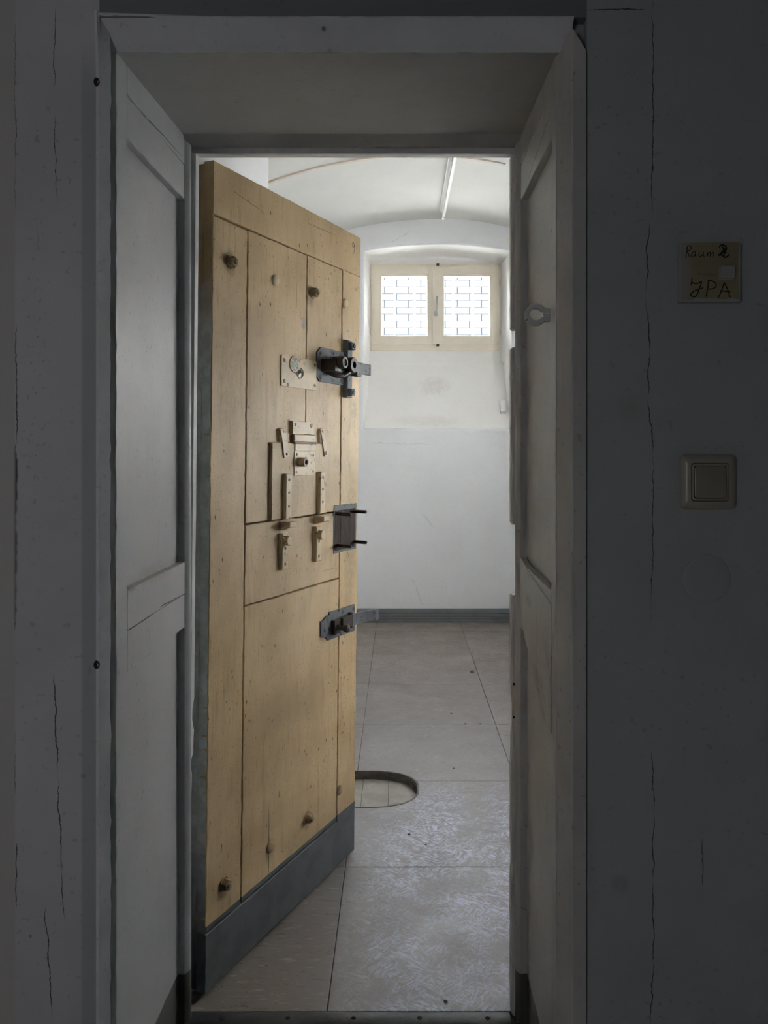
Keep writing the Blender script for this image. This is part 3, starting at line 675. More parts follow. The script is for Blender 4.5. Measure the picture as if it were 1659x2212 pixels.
for t in (0.35, 0.75, 1.15, 1.75, 2.3):                    # small lugs around the rim
    p = hole_r(t); bm = bmesh.new(); bm_box(bm, -0.016, 0.016, -0.004, 0.004, 0.008, 0.017); bm_bevel(bm, 0.002, 1)
    d = Vector((-p[1]/HB**2, p[0]/HA**2)) if False else None
    q = hole_r(t+0.05); ang = math.atan2(q[1]-p[1], q[0]-p[0])
    for v in bm.verts:
        v.co = Matrix.Rotation(ang, 3, 'Z') @ v.co + Vector((p[0]*0.94, p[1]*0.94, 0))
    link('rim_lug', bm, mat_rim, rec)

# baseboard at the end wall (grooved, grey)
bb_ = [(0, 0), (-0.028, 0), (-0.028, 0.012), (-0.024, 0.016), (-0.024, 0.034), (-0.021, 0.037), (-0.024, 0.041), (-0.024, 0.058), (-0.020, 0.062), (-0.023, 0.068), (-0.018, 0.082), (-0.012, 0.093), (0, 0.096)]
bm = bmesh.new(); bm_prism(bm, bb_, lambda y, z: (-1.249, 5.610+y, z), lambda y, z: (1.099, 5.610+y, z))
tag(link('baseboard_back', bm, mat_base), 'grooved slate grey baseboard along the cell end wall', None, None, 'structure')
# threshold bar
e = empty('threshold', (-0.10, 1.715, -0.012), 'dark worn threshold strip with screws across the foot of the doorway', 'threshold')
bm = bmesh.new()
bm_prism(bm, [(-0.035,0),(-0.035,0.008),(-0.026,0.0135),(0.008,0.0150),(0.015,0.0135),(0.0165,0.0125),(0.0165,0)], lambda y, z: (-0.38, y, z), lambda y, z: (0.345, y, z))
link('bar', bm, mat_thres, e, True)
for x in (-0.29, -0.145, 0.0, 0.145, 0.295):
    bm = bmesh.new(); bm_lathe(bm, (x, -0.006, 0.0143), (0, 0, 1), [(0.0052, 0), (0.0052, 0.0008), (0.0035, 0.0016), (0.0001, 0.0016)], 12); link('screw', bm, mat_dark, e, True)

# ---- window
wy = 5.955
win = empty('window_1', (0.2775, wy, 2.0), 'cream wooden double casement window high in the niche, panes glaring white', None, None, 'structure')
def wb(nm, x0, x1, z0, z1, y0, y1, mat=mat_win, bev=0.003, par=win):
    bm = bmesh.new(); bm_box(bm, x0-0.2775, x1-0.2775, y0-wy, y1-wy, z0-2.0, z1-2.0); bm_bevel(bm, bev, 2); return link(nm, bm, mat, par, True)
fl, fr_, fb, ft = -0.220, 0.775, 2.0024, 2.664
wb('frame_stile', fl, fl+0.030, fb, ft, wy, wy+0.06); wb('frame_stile', fr_-0.030, fr_, fb, ft, wy, wy+0.06)
wb('frame_rail', fl+.030, fr_-.030, fb, fb+0.048, wy, wy+0.06); wb('frame_rail', fl+.030, fr_-.030, ft-0.020, ft, wy, wy+0.06)
def casement(x0, x1, gx0, gx1):
    z0, z1, gz0, gz1 = 2.0465, 2.648, 2.118, 2.573
    s = empty('casement', (0, 0, 0)); s.parent = win
    y0, y1 = wy-0.014, wy+0.034
    wb('sash_stile', x0, gx0-.012, z0, z1, y0, y1, par=s); wb('sash_stile', gx1+.012, x1, z0, z1, y0, y1, par=s)
    wb('sash_rail', gx0-.0115, gx1+.0115, z0, gz0-.012, y0+.0006, y1, par=s); wb('sash_rail', gx0-.0115, gx1+.0115, gz1+.012, z1, y0+.0006, y1, par=s)
    bm = bmesh.new(); mid = (0.2775, wy, 2.0)
    R4 = lambda k, y: [((gx0-k)-mid[0], y-wy, (gz0-k)-2.0), ((gx1+k)-mid[0], y-wy, (gz0-k)-2.0), ((gx1+k)-mid[0], y-wy, (gz1+k)-2.0), ((gx0-k)-mid[0], y-wy, (gz1+k)-2.0)]
    bm_loft(bm, [R4(.0125, y0+.006), R4(.006, y0+.006), R4(0.0, y0+.016), R4(0.0, y1), R4(.0125, y1)]); link('glazing_bead', bm, mat_win, s)
    wb('pane', gx0-.003, gx1+.003, gz0-.003, gz1+.003, y0+.020, y0+.024, mat_glass, 0.0004, s)
    return s
casement(-0.2095, 0.2798, -0.1345, 0.2125); casement(0.2812, 0.7605, 0.3455, 0.6945)
wb('meeting_strip', 0.2545, 0.3065, 2.048, 2.647, wy-0.030, wy-0.010, bev=0.006)
# handle and catches
h = bmesh.new(); bm_box(h, 0.268-.2775, 0.293-.2775, -0.040, -0.029, 0.262, 0.300); bm_bevel(h, .003); ho = link('handle', h, mat_alu, win, True)
h = bmesh.new(); bm_tube(h, [(0.280-.2775,-0.040,0.281),(0.280-.2775,-0.060,0.281),(0.281-.2775,-0.064,0.300),(0.284-.2775,-0.064,0.350),(0.289-.2775,-0.062,0.408)], [.007,.008,.008,.007,.008], 10); link('lever', h, mat_alu, ho, True)
for z in (0.648, 0.034):
    h = bmesh.new(); bm_box(h, 0.286-.2775, 0.306-.2775, -0.036, -0.006, z, z+0.016); bm_bevel(h, .003); link('catch', h, mat_black, win, True)
for x in (-0.2145, 0.769):
    for z in (0.145, 0.525):
        h = bmesh.new(); bm_lathe(h, (x-.2775, -0.010, z-0.02), (0,0,1), [(0.006,0),(0.0065,.002),(.0065,.040),(.006,.042)], 10); bm_box(h, x-.2775-.008, x-.2775+.012, -0.007, -0.001, z-.018, z+.020); link('hinge', h, mat_win, win)
# small wall bracket on the sill slope
e = empty('wall_bracket', (0.764, 5.715, 1.545), 'small white bracket low on the right side of the window niche', 'bracket')
bm = bmesh.new(); bm_box(bm, -0.016, 0.016, -0.018, 0.03, -0.022, 0.06); bm_bevel(bm, 0.004); link('body', bm, mat_sill, e, True)
bm = bmesh.new(); bm_box(bm, -0.018, 0.018, -0.024, 0.012, -0.038, -0.022); bm_bevel(bm, 0.003); link('clip', bm, mat_alu, e, True)

# ---- outside: white grille, yard and boundary wall
gr = empty('window_grille', (0.2775, 6.24, 2.0), 'white vertical security bars outside the cell window', 'grille')
for k in range(7):
    x = -0.1905+0.1565*k-0.0-.2775+0.0
    bm = bmesh.new(); bm_tube(bm, [(x, 0, -0.05), (x, 0, 0.72)], 0.009, 10); link('bar', bm, mat_bar, gr, True)
for z in (0.02, 0.66):
    bm = bmesh.new(); bm_box(bm, -0.56, 0.56, -0.012, -0.008+0.0, z-0.018, z+0.018); link('cross_bar', bm, mat_bar, gr)
for x in (-0.55, 0.55):
    for z in (0.02, 0.66):
        bm = bmesh.new(); bm_box(bm, x-0.008, x+0.008, -0.082, -0.010, z-0.008, z+0.008); link('bracket', bm, mat_bar, gr)
tag(boxo('ground', (-12, 12, 6.165, 40, 1.5, 1.75), mat_yard), 'pale paved yard outside the window', None, None, 'structure')
yw = empty('wall_yard', (0, 16.0, 1.75), 'boundary wall of long slate blocks seen through the window panes', None, None, 'structure')
mats_b = [paint('slate_block_%s' % n_, c_, tuple(v*0.94 for v in c_), 0.8, 3, 0.1) for n_, c_ in (('light', (0.069,0.070,0.073)), ('mid', (0.063,0.064,0.069)), ('warm', (0.067,0.067,0.068)))]
mat_joint = paint('slate_wall_joint', (0.0655, 0.066, 0.0675), (0.063, 0.0635, 0.065), 0.9, 3, 0.0)
bmj = bmesh.new(); bm_box(bmj, -6, 8, 0.012, 0.25, 0, 3.10); link('wall_core', bmj, mat_joint, yw)
blk = []
for m_ in mats_b:
    bm = bmesh.new(); bm_box(bm, -0.242, 0.242, -0.02, 0.02, -0.067, 0.067); bm_bevel(bm, .004, 1)
    o = link('block', bm, m_); blk.append(o.data); bpy.data.objects.remove(o)
rg = random.Random(2)
for r in range(10, 22):
    for k in range(-4, 7):
        x = k*0.5 + (0.25 if r % 2 else 0)+0.2
        o = bpy.data.objects.new('block', rg.choice(blk)); COL.objects.link(o); o.parent = yw; o.location = (x, rg.uniform(-.006, .006), 0.07+0.141*r)

# ---- lamp on the vault
e = empty('ceiling_lamp', (0.304, 4.65, 2.905), 'long white fluorescent batten with a bare tube along the crown of the vault', 'ceiling lamp')
bm = bmesh.new()
bm_prism(bm, [(-0.0230,0.012),(-0.0235,-0.010),(-0.0215,-0.0105),(-0.010,-0.026),(0.013,-0.026),(0.0215,-0.0105),(0.0235,-0.010),(0.023,0.012)], lambda x, z: (x, -0.75, z), lambda x, z: (x, 0.71, z))
link('housing', bm, mat_lamp, e)
bm = bmesh.new(); bm_tube(bm, [(0.004, -0.74, -0.046), (0.004, 0.775, -0.046)], 0.0105, 14); link('tube', bm, mat_tube, e, True)
for y in (-0.745, 0.715):
    bm = bmesh.new(); bm_box(bm, -0.006, 0.014, y-0.008, y+0.012, -0.060, -0.020); bm_bevel(bm, .003); link('lamp_holder', bm, mat_lamp, e, True)

# ================================================================== THE CELL DOOR
Z = Vector((0.0105, 0, 1)).normalized(); U = Vector((0.425, 0.905, 0)); U = (U-Z*U.dot(Z)).normalized(); Yd = Z.cross(U)
door = empty('door_1', (0, 0, 0), 'heavy ochre wooden cell door standing half open, with hatch, peephole and iron locks', 'door', None, 'structure')
door.matrix_world = Matrix(((U.x, Yd.x, Z.x, -0.4412), (U.y, Yd.y, Z.y, 1.766), (U.z, Yd.z, Z.z, 0.0135), (0, 0, 0, 1)))
drg = random.Random(21)
def board(nm, u0, u1, v0, v1, y0=0.0, y1=0.027, amp=0.0012, par=door, mat=mat_door, b=0.0014, st=0.016, round_top=0):
    bm = bmesh.new()
    pts = jag((u0, v0), (u1, v0), st, amp, drg) + jag((u1, v0), (u1, v1), st, amp, drg) + jag((u1, v1), (u0, v1), st, amp, drg) + jag((u0, v1), (u0, v0), st, amp, drg)
    cu, cv = (u0+u1)/2, (v0+v1)/2
    def f(y, k): return [(p[0]-k*math.copysign(1, p[0]-cu)*(abs(p[0]-cu) > (u1-u0)/2-0.004), y, p[1]-k*math.copysign(1, p[1]-cv)*(abs(p[1]-cv) > (v1-v0)/2-0.004)) for p in pts]
    bm_loft(bm, [f(y1, 0), f(y0+b, 0), f(y0, b)], True, True, True)
    return link(nm, bm, mat, par)
gp = 0.0016
board('board', 0, 0.711, 1.776+gp, 1.899, amp=0.0006)
board('board', 0, 0.131-gp, 0.138+gp, 1.774-gp)
board('board', 0.600+gp, 0.711, 0.130+gp, 1.778-gp)
board('board', 0.132+gp, 0.402-gp, 1.059+gp, 1.775-gp)
board('board', 0.402+gp, 0.598-gp, 1.059+gp, 1.776-gp)
board('board', 0.132+gp, 0.598-gp, 0.860+gp, 1.058-gp)
board('board', 0.132+gp, 0.598-gp, 0.138+gp, 0.859-gp)
board('board', 0.0, 0.711, 0.0, 0.136-gp, amp=0.0005)
# second layer of the door and the metal-bound hinge edge
bm = bmesh.new(); bm_box(bm, 0.0015, 0.709, 0.0295, 0.054, 0.001, 1.895); bm_bevel(bm, .002, 1); link('back_layer', bm, mat_edge, door)
loops = []; bm = bmesh.new()
for i in range(60):
    v = 0.137 + 1.76*i/59; j = drg.uniform(-.0006, .0006)
    loops.append([(-0.0009, 0.0022, v), (-0.0012, 0.0262+j, v), (0.004, 0.0262+j, v), (0.004, 0.0022, v)])
bm_loft(bm, loops, True, True, True); link('edge_strip', bm, mat_edge, door)

FN = (0, -1, 0)
def dome(u, v, r, h, mat=mat_boltc, par=door, name='rivet'):
    bm = bmesh.new(); bm_lathe(bm, (u, 0.0004, v), FN, [(r*1.02, 0), (r, h*0.35), (r*0.8, h*0.75), (r*0.45, h*0.96), (0.0001, h)], 16); return link(name, bm, mat, par, True)
for u, v in ((0.248,1.674),(0.615,1.679),(0.250,0.220),(0.612,0.224)): dome(u, v, 0.0145, 0.0075, mat_fit if v > 1 else mat_boltc)
for u, v in ((0.063,1.680),(0.433,1.677),(0.431,0.220),(0.063,0.221)):
    bm = bmesh.new(); bm_lathe(bm, (u, 0.0004, v), FN, [(0.017, 0), (0.016, 0.003), (0.011, 0.004), (0.0095, 0.004)], 14)
    w_ = link('bolt', bm, mat_boltc, door, True)
    bm = bmesh.new(); bm_hex(bm, (u, -0.0035, v), FN, 0.0135, 0.012, 6, drg.uniform(0, 1)); link('nut', bm, mat_boltc, w_)
    bm = bmesh.new(); bm_lathe(bm, (u, -0.015, v), FN, [(0.006, 0), (0.006, 0.004), (0.004, 0.0055), (0.0001, 0.0055)], 10); link('bolt_end', bm, mat_boltc, w_)

def flat_plate(nm, pts, y0, y1, mat, par=door, b=0.0008):
    cu = sum(p[0] for p in pts)/len(pts); cv = sum(p[1] for p in pts)/len(pts)
    bm = bmesh.new(); f = lambda y, k: [(cu+(p[0]-cu)*(1-k), y, cv+(p[1]-cv)*(1-k)) for p in pts]
    s = max(abs(p[0]-cu) for p in pts)
    bm_loft(bm, [f(y0, 0), f(y1+b, 0), f(y1, b/s)], True, True, True); return link(nm, bm, mat, par)
def rect(u0, u1, v0, v1, r=0.0, n=4):
    if not r: return [(u0,v0),(u1,v0),(u1,v1),(u0,v1)]
    out = []
    for cx, cz, a0 in ((u1-r, v0+r, -PI/2), (u1-r, v1-r, 0), (u0+r, v1-r, PI/2), (u0+r, v0+r, PI)):
        for k in range(n+1): a = a0+PI/2*k/n; out.append((cx+r*math.cos(a), cz+r*math.sin(a)))
    return out
def screw(u, v, y, par, r=0.0042, mat=mat_boltc, nm='screw'):
    bm = bmesh.new(); bm_lathe(bm, (u, y+0.0003, v), FN, [(r, 0), (r, 0.0007), (r*0.8, 0.0016), (r*0.25, 0.0018), (r*0.2, 0.0009), (0.0001, 0.0009)], 10); return link(nm, bm, mat, par)

# peephole plate
pp = flat_plate('peephole_plate', rect(0.2775, 0.4515, 1.4065, 1.4885, 0.004), 0.0003, -0.0035, mat_fit)
for u, v in ((0.290,1.475),(0.442,1.477),(0.291,1.420),(0.443,1.420),(0.368,1.478),(0.308,1.412)): screw(u, v, -0.0035, pp, 0.0052)
cov = []
for k in range(20): a = 2*PI*k/20; cov.append((0.3365+0.0215*math.cos(a), 1.468+0.0205*math.sin(a)))
pc = flat_plate('peephole_cover', [(0.3365+0.0225*math.cos(a), 1.468+0.0215*math.sin(a)) for a in [PI*0.12+2*PI*0.80*k/18 for k in range(19)]] + [(0.376, 1.471), (0.378, 1.481), (0.368, 1.486)], -0.0035, -0.0062, mat_fit, pp)
bm = bmesh.new(); bm_lathe(bm, (0.3350, -0.0060, 1.4685), FN, [(0.0178, 0), (0.0178, 0.0007), (0.0001, 0.0007)], 24)
link('sticker', bm, mat_sticker, pp)['label'] = 'round sticker printed with green, blue and yellow blotches'
bm = bmesh.new(); bm_lathe(bm, (0.3655, -0.0033, 1.4475), FN, [(0.0165, 0), (0.0160, 0.0030), (0.0138, 0.0034), (0.0125, 0.0012), (0.0125, -0.0020)], 24)
for v in bm.verts: v.co.z = 1.4475 + (v.co.z-1.4475)*1.0
link('peephole_ring', bm, mat_fit, pp, True)
bm = bmesh.new(); bm_lathe(bm, (0.3655, -0.0018, 1.4475), FN, [(0.0128, -0.001), (0.0120, 0.001), (0.006, 0.0028), (0.0001, 0.0033)], 20); link('peephole_lens', bm, mat_glassgrey, pp, True)

# upper lock
ul = flat_plate('lock_plate', [(0.452,1.446),(0.471,1.433),(0.606,1.433),(0.606,1.531),(0.473,1.531),(0.453,1.514)], 0.0003, -0.0045, mat_steel)
ul['label'] = 'grey bevelled iron plate of the upper lock'
for u, v in ((0.472,1.516),(0.545,1.520),(0.583,1.519),(0.472,1.446),(0.540,1.444),(0.592,1.446)): screw(u, v, -0.0045, ul, 0.006, mat_steel, 'rivet')
sp = board('lock_strap', 0.607, 0.638, 1.397, 1.568, -0.016, 0.0003, 0.0004, door, mat_steel, 0.0025)
for v in (1.550, 1.413):
    bm = bmesh.new(); bm_hex(bm, (0.622, -0.0155, v), FN, 0.0155, 0.0135, 4, PI/4+0.1); link('nut', bm, mat_steel, sp)
    bm = bmesh.new(); bm_lathe(bm, (0.622, -0.029, v), FN, [(0.0062, 0), (0.0058, 0.0035), (0.0001, 0.0040)], 10); link('bolt_end', bm, mat_steel, sp, True)
bo = board('sliding_bolt', 0.50, 0.741, 1.4735, 1.5065, -0.026, -0.0165, 0.0003, door, mat_steel, 0.0015)
bo['label'] = 'flat iron bolt reaching past the door edge'
# lock case and pivot barrel standing out from the plate, knuckle ring beside it
bm = bmesh.new(); bm_box(bm, 0.474, 0.507, -0.050, -0.0040, 1.463, 1.497); bm_bevel(bm, 0.003); lb = link('lock_case', bm, mat_rust, door, True)
bm = bmesh.new(); bm_lathe(bm, (0.502, -0.030, 1.4885), FN, [(0.0165, 0), (0.0185, 0.002), (0.0185, 0.034), (0.0160, 0.037), (0.0105, 0.037), (0.0095, 0.034), (0.0001, 0.034)], 20); link('barrel', bm, mat_rust, lb, True)
bm = bmesh.new(); bm_tube(bm, [(0.500,-0.012,1.462),(0.520,-0.026,1.455),(0.545,-0.036,1.456),(0.572,-0.034,1.466),(0.600,-0.030,1.474)], [.006,.008,.009,.009,.008], 10); link('hasp_arm', bm, mat_rust, lb, True)
bm = bmesh.new(); RN = 26
outer = [(0.5915+0.0235*math.cos(2*PI*k/RN), 1.4905+0.0235*math.sin(2*PI*k/RN)) for k in range(RN)]
inner = [(0.5915+0.0105*math.cos(2*PI*k/RN), 1.4905+0.0105*math.sin(2*PI*k/RN)) for k in range(RN)]
mk = lambda P, y, k=1: [(0.5915+(p[0]-0.5915)*k, y, 1.4905+(p[1]-1.4905)*k) for p in P]
bm_loft(bm, [mk(inner, -0.030), mk(outer, -0.030, .93), mk(outer, -0.033), mk(outer, -0.045), mk(outer, -0.048, .93), mk(inner, -0.048), mk(inner, -0.030)]); link('staple_eye', bm, mat_rust, door, True)
bm = bmesh.new(); bm_box(bm, 0.632, 0.658, -0.036, -0.0160, 1.462, 1.475); bm_bevel(bm, .002); link('bolt_guide', bm, mat_steel, door, True)

# food hatch
hatch = board('hatch', 0.2315, 0.5085, 1.0605, 1.259, -0.0080, 0.0003, 0.0006, door, mat_door, 0.002); hatch['label'] = 'raised food hatch in the middle of the door'
hp = flat_plate('hinge_plate', [(0.325,1.283),(0.433,1.283),(0.430,1.3165),(0.324,1.3165)], 0.0003, -0.009, mat_fit); screw(0.418, 1.307, -0.009, hp, 0.0065); screw(0.338, 1.308, -0.009, hp, 0.004)
board('hinge_leaf', 0.332, 0.440, 1.2605, 1.2815, -0.0098, 0.0003, 0.0004, hatch, mat_fit); board('hinge_leaf', 0.335, 0.441, 1.2375, 1.2578, -0.0112, -0.0075, 0.0004, hatch, mat_fit)
bm = bmesh.new(); bm_tube(bm, [(0.331, -0.0100, 1.2592), (0.441, -0.0100, 1.2592)], 0.0034, 10); link('hinge_pin', bm, mat_boltc, hatch, True)
lp_ = flat_plate('hatch_lock', rect(0.333, 0.439, 1.171, 1.2365, 0.002), -0.0078, -0.0102, mat_fit, hatch)
for u, v in ((0.344,1.228),(0.428,1.226),(0.343,1.181),(0.428,1.181)): screw(u, v, -0.0102, hatch, 0.004)
bm = bmesh.new(); bm_lathe(bm, (0.361, -0.0100, 1.2075), FN, [(0.0125, 0), (0.0125, 0.018), (0.0112, 0.0195), (0.0075, 0.0195), (0.0070, 0.016), (0.0001, 0.016)], 20); cy1 = link('lock_barrel', bm, mat_boltc, hatch, True)
bm = bmesh.new(); bm_lathe(bm, (0.361, -0.0258, 1.2075), FN, [(0.0069, 0), (0.0069, 0.0006), (0.0001, 0.0006)], 12); link('keyhole', bm, mat_dark, hatch)
def clip(a, b, wd, y0, y1):
    """bent spring strap from a (top) to b (bottom)"""
    d = (Vector(b)-Vector(a)).normalized(); s_ = Vector((d.y, -d.x))*wd/2; bm = bmesh.new(); loops = []
    for t, y in ((0, -0.0075), (0.10, -0.0095), (0.30, -0.0105), (0.55, -0.0112), (0.85, -0.0118), (1.0, -0.0118)):
        p = Vector(a)+(Vector(b)-Vector(a))*t
        loops.append([(p.x-s_.x, y+0.004, p.y-s_.y), (p.x+s_.x, y+0.004, p.y+s_.y), (p.x+s_.x, y, p.y+s_.y), (p.x-s_.x, y, p.y-s_.y)])
    bm_loft(bm, loops, True, True, True); o = link('spring_clip', bm, mat_fit, door)
    for t in (0.12, 0.9): p = Vector(a)+(Vector(b)-Vector(a))*t; screw(p.x, p.y, -0.0085 if t < .5 else -0.0125, o, 0.0045)
clip((0.280, 1.296), (0.294, 1.222), 0.023, -0.0145, -0.0175); clip((0.476, 1.301), (0.496, 1.224), 0.017, -0.0145, -0.0175)
def guide(u0, u1, v0, v1, v2, v3, du, nv):
    """upper rail, hooked lug and lower rail with nut of one sliding bolt"""
    o = board('guide_rail', u0, u1, v1, v0, -0.0185, -0.0075, 0.0005, hatch, mat_fit, 0.002)
    for t in (0.13, 0.42, 0.72): screw((u0+u1)/2, v0+(v1-v0)*t, -0.0185, o, 0.0042)
    bm = bmesh.new(); bm_box(bm, u0-0.001, u1+0.002, -0.032, 0.0003, v1-0.030, v1-0.007)
    for v in bm.verts:
        if v.co.y < -0.025 and v.co.z < v1-0.02: v.co.z += 0.010; 
    bm_bevel(bm, 0.004); link('hook_lug', bm, mat_fit, door, True)
    r = board('lower_rail', u0+du, u1+du, v3, v2, -0.0115, 0.0003, 0.0005, door, mat_fit, 0.002)
    bm = bmesh.new(); bm_hex(bm, ((u0+u1)/2+du, -0.011, nv), FN, 0.0140, 0.014, 8, 0.3); link('nut', bm, mat_fit, r)
    for t in (0.42, 0.85): screw((u0+u1)/2+du, v2+(v3-v2)*t, -0.0115, r, 0.0044)
guide(0.282, 0.310, 1.178, 1.060, 1.024, 0.928, -0.004, 1.004); guide(0.454, 0.482, 1.179, 1.062, 1.026, 0.928, -0.006, 1.002)

# lock mortise: the bare dark oak patch with four bolts
lm = board('mortise_patch', 0.561, 0.6985, 0.9365, 1.0775, -0.0022, 0.0003, 0.0008, door, mat_steel, 0.0008); lm['label'] = 'bare dark patch where a lock case was removed'
board('mortise_wood', 0.565, 0.598, 0.944, 1.062, -0.0030, -0.0020, 0.0003, lm, mat_wood, 0.0004); board('mortise_wood', 0.5995, 0.6905, 0.944, 1.062, -0.0030, -0.0020, 0.0003, lm, mat_wood, 0.0004)
for u, v, ln in ((0.574,1.053,0.050),(0.676,1.053,0.046),(0.576,0.959,0.050),(0.684,0.959,0.044)):
    bm = bmesh.new(); bm_lathe(bm, (u, -0.002, v), FN, [(0.0056, 0)] + [(0.0056 if k % 2 else 0.0050, ln*(k+1)/26) for k in range(24)] + [(0.0038, ln)], 12); link('stud', bm, mat_rust, lm, True)

# lower lock
ll = flat_plate('lock_plate', [(0.490,0.708),(0.497,0.7085),(0.503,0.704),(0.511,0.703),(0.521,0.699),(0.527,0.690),(0.534,0.689),(0.692,0.685),(0.690,0.7655),(0.537,0.770),(0.535,0.761),(0.524,0.762),(0.512,0.759),(0.502,0.752),(0.490,0.751)], 0.0003, -0.0045, mat_steel)
ll['label'] = 'scalloped grey iron plate of the lower lock'
for u, v in ((0.525,0.754),(0.614,0.757),(0.681,0.755),(0.511,0.723),(0.526,0.706),(0.605,0.695),(0.683,0.697)): screw(u, v, -0.0045, ll, 0.0065, mat_steel, 'rivet')
bm = bmesh.new(); bm_box(bm, 0.545, 0.580, -0.017, -0.0040, 0.7035, 0.744); bm_bevel(bm, .003); lc = link('lock_case', bm, mat_rust, door, True)
bm = bmesh.new(); bm_lathe(bm, (0.562, -0.0165, 0.722), FN, [(0.010, 0), (0.0075, 0.006), (0.0065, 0.014), (0.0085, 0.022), (0.0115, 0.029), (0.0105, 0.036), (0.006, 0.039), (0.0001, 0.040)], 16)
link('knob', bm, mat_rust, lc, True)
bm = bmesh.new(); bm_box(bm, 0.582, 0.640, -0.024, -0.0040, 0.712, 0.745); bm_bevel(bm, .004); link('bolt_block', bm, mat_rust, door, True)
bm = bmesh.new(); bm_lathe(bm, (0.640, -0.016, 0.706), (0, 0, 1), [(0.0075, 0), (0.0085, 0.002), (0.0085, 0.044), (0.0075, 0.046)], 14); link('bolt_pivot', bm, mat_rust, door, True)
bm = bmesh.new(); loops = []
for u, y in ((0.642,-0.018),(0.670,-0.018),(0.705,-0.020),(0.725,-0.026),(0.745,-0.036),(0.758,-0.043),(0.772,-0.046)):
    loops.append([(u, y, 0.708), (u, y+0.006, 0.708), (u, y+0.006, 0.741), (u, y, 0.741)])
bm_loft(bm, loops, True, True, True); link('bolt_tongue', bm, mat_steel, door)['label'] = 'bent iron tongue sticking out past the door edge'
# hand-scrawled 9 near the top corner
def strokes(pp_, par, mat, r, yv, nm='handwriting', org=(0, 0)):
    bm = bmesh.new()
    for st in pp_:
        P = [Vector((p[0], p[1])) for p in st]; Q = []
        for i in range(len(P)-1):
            p0, p1, p2, p3 = P[max(i-1, 0)], P[i], P[i+1], P[min(i+2, len(P)-1)]
            for k in range(5):
                t = k/5; Q.append(0.5*((2*p1)+(p2-p0)*t+(2*p0-5*p1+4*p2-p3)*t*t+(3*p1-p0-3*p2+p3)*t**3))
        Q.append(P[-1])
        bm_tube(bm, [(q.x-org[0], yv, q.y-org[1]) for q in Q], r, 6, ((0, 1, 0), 0.12))
    return link(nm, bm, mat, par)
strokes([[(0.669,1.868),(0.663,1.873),(0.657,1.867),(0.660,1.859),(0.667,1.861),(0.670,1.869),(0.671,1.855),(0.668,1.843),(0.660,1.838)]], door, mat_ink, 0.0010, -0.0002, 'scrawled_digit')

# ================================================================== SMALL THINGS
# room sign
SZ = 12365.0
def sg(zx, zy): return ((zx-817)/SZ, (750-zy)/SZ)
e = empty('room_sign', (0.4965, 1.25, 1.5378), 'square yellowed room sign reading Raum 2 above the light switch', 'sign')
bm = bmesh.new(); bm_box(bm, -0.0485, 0.0485, -0.010, 0.0, -0.0475, 0.0475); bm_bevel(bm, 0.003, 2); link('plate', bm, mat_plate, e, True)
rg = random.Random(4)
pts = [sg(250,1290)] + [sg(480,1285)] + [sg(520+80*k, 1268+rg.uniform(-12, 12)) for k in range(11)] + [sg(1405,1275), sg(1390,1050), sg(1380,560), sg(1392,145), sg(250,165)]
bm = bmesh.new(); bm_prism(bm, pts, lambda x, z: (x, -0.0100, z), lambda x, z: (x, -0.0103, z)); link('paper_label', bm, mat_paper, e)
bm = bmesh.new(); a, b = sg(985, 905); c_, d_ = sg(1275, 640); bm_box(bm, a, c_, -0.0125, -0.0100, b, d_); bm_bevel(bm, .0008, 1); link('button_base', bm, mat_switch, e)
bm = bmesh.new(); a, b = sg(1025, 878); c_, d_ = sg(1278, 635); bm_box(bm, a, c_, -0.0160, -0.0120, b, d_); bm_bevel(bm, .0009, 2); link('button', bm, mat_plate, e, True)
S = lambda L: [[sg(*p) for p in st] for st in L]
ra = S([[(370,240),(360,330),(345,410),(338,470)], [(350,280),(385,225),(430,230),(445,270),(415,310),(365,330),(385,370),(408,445)],
        [(530,345),(490,345),(455,390),(450,435),(480,440),(520,400),(535,350),(525,410),(545,435)],
        [(605,345),(598,400),(605,435),(640,430),(680,385),(690,345),(685,410),(710,440)],
        [(765,350),(760,435),(775,385),(810,350),(825,375),(820,435),(840,380),(875,350),(890,380),(890,440)]])
strokes(ra, e, mat_ink, 0.00075, -0.01032)
two = S([[(1000,255),(1030,215),(1090,210),(1140,260),(1130,310),(1060,370),(980,410),(1050,405),(1100,450),(1150,440),(1200,390)], [(1060,240),(1085,300),(1060,370)], [(1050,330),(1110,345),(1140,370)], [(1120,270),(1100,370),(1090,430)], [(1000,400),(1060,350),(1140,360)]])
strokes(two, e, mat_ink, 0.0013, -0.01034)
jpa = S([[(462,850),(455,930),(442,1005)], [(450,930),(500,965),(580,965),(650,935),(610,1060),(570,1170),(530,1225),(460,1220),(435,1180),(500,1120),(600,1080),(685,1050)],
         [(785,905),(775,1040),(760,1130),(742,1230)], [(780,905),(860,915),(930,970),(935,1020),(880,1070),(790,1080)],
         [(1095,950),(1060,1070),(1020,1170),(980,1245)], [(1095,950),(1140,1030),(1180,1130),(1212,1240)], [(1025,1105),(1120,1125),(1220,1125)]])
strokes(jpa, e, mat_ink, 0.00105, -0.01032)
cu = bpy.data.curves.new('print', 'FONT'); cu.body = 'Abstellen'; cu.size = 0.0066; cu.extrude = 0.0001; cu.space_character = 1.12
to = bpy.data.objects.new('print', cu); COL.objects.link(to); bpy.context.view_layer.update()
me = bpy.data.meshes.new_from_object(to.evaluated_get(bpy.context.evaluated_depsgraph_get())); bpy.data.objects.remove(to)
xs2 = [v.co.x for v in me.vertices]; kx = (920-560)/SZ/(max(xs2)-min(xs2))
for v in me.vertices: v.co = Vector((sg(560, 0)[0]+(v.co.x-min(xs2))*kx, -0.01034-v.co.z*0.5, sg(0, 806)[1]+v.co.y))
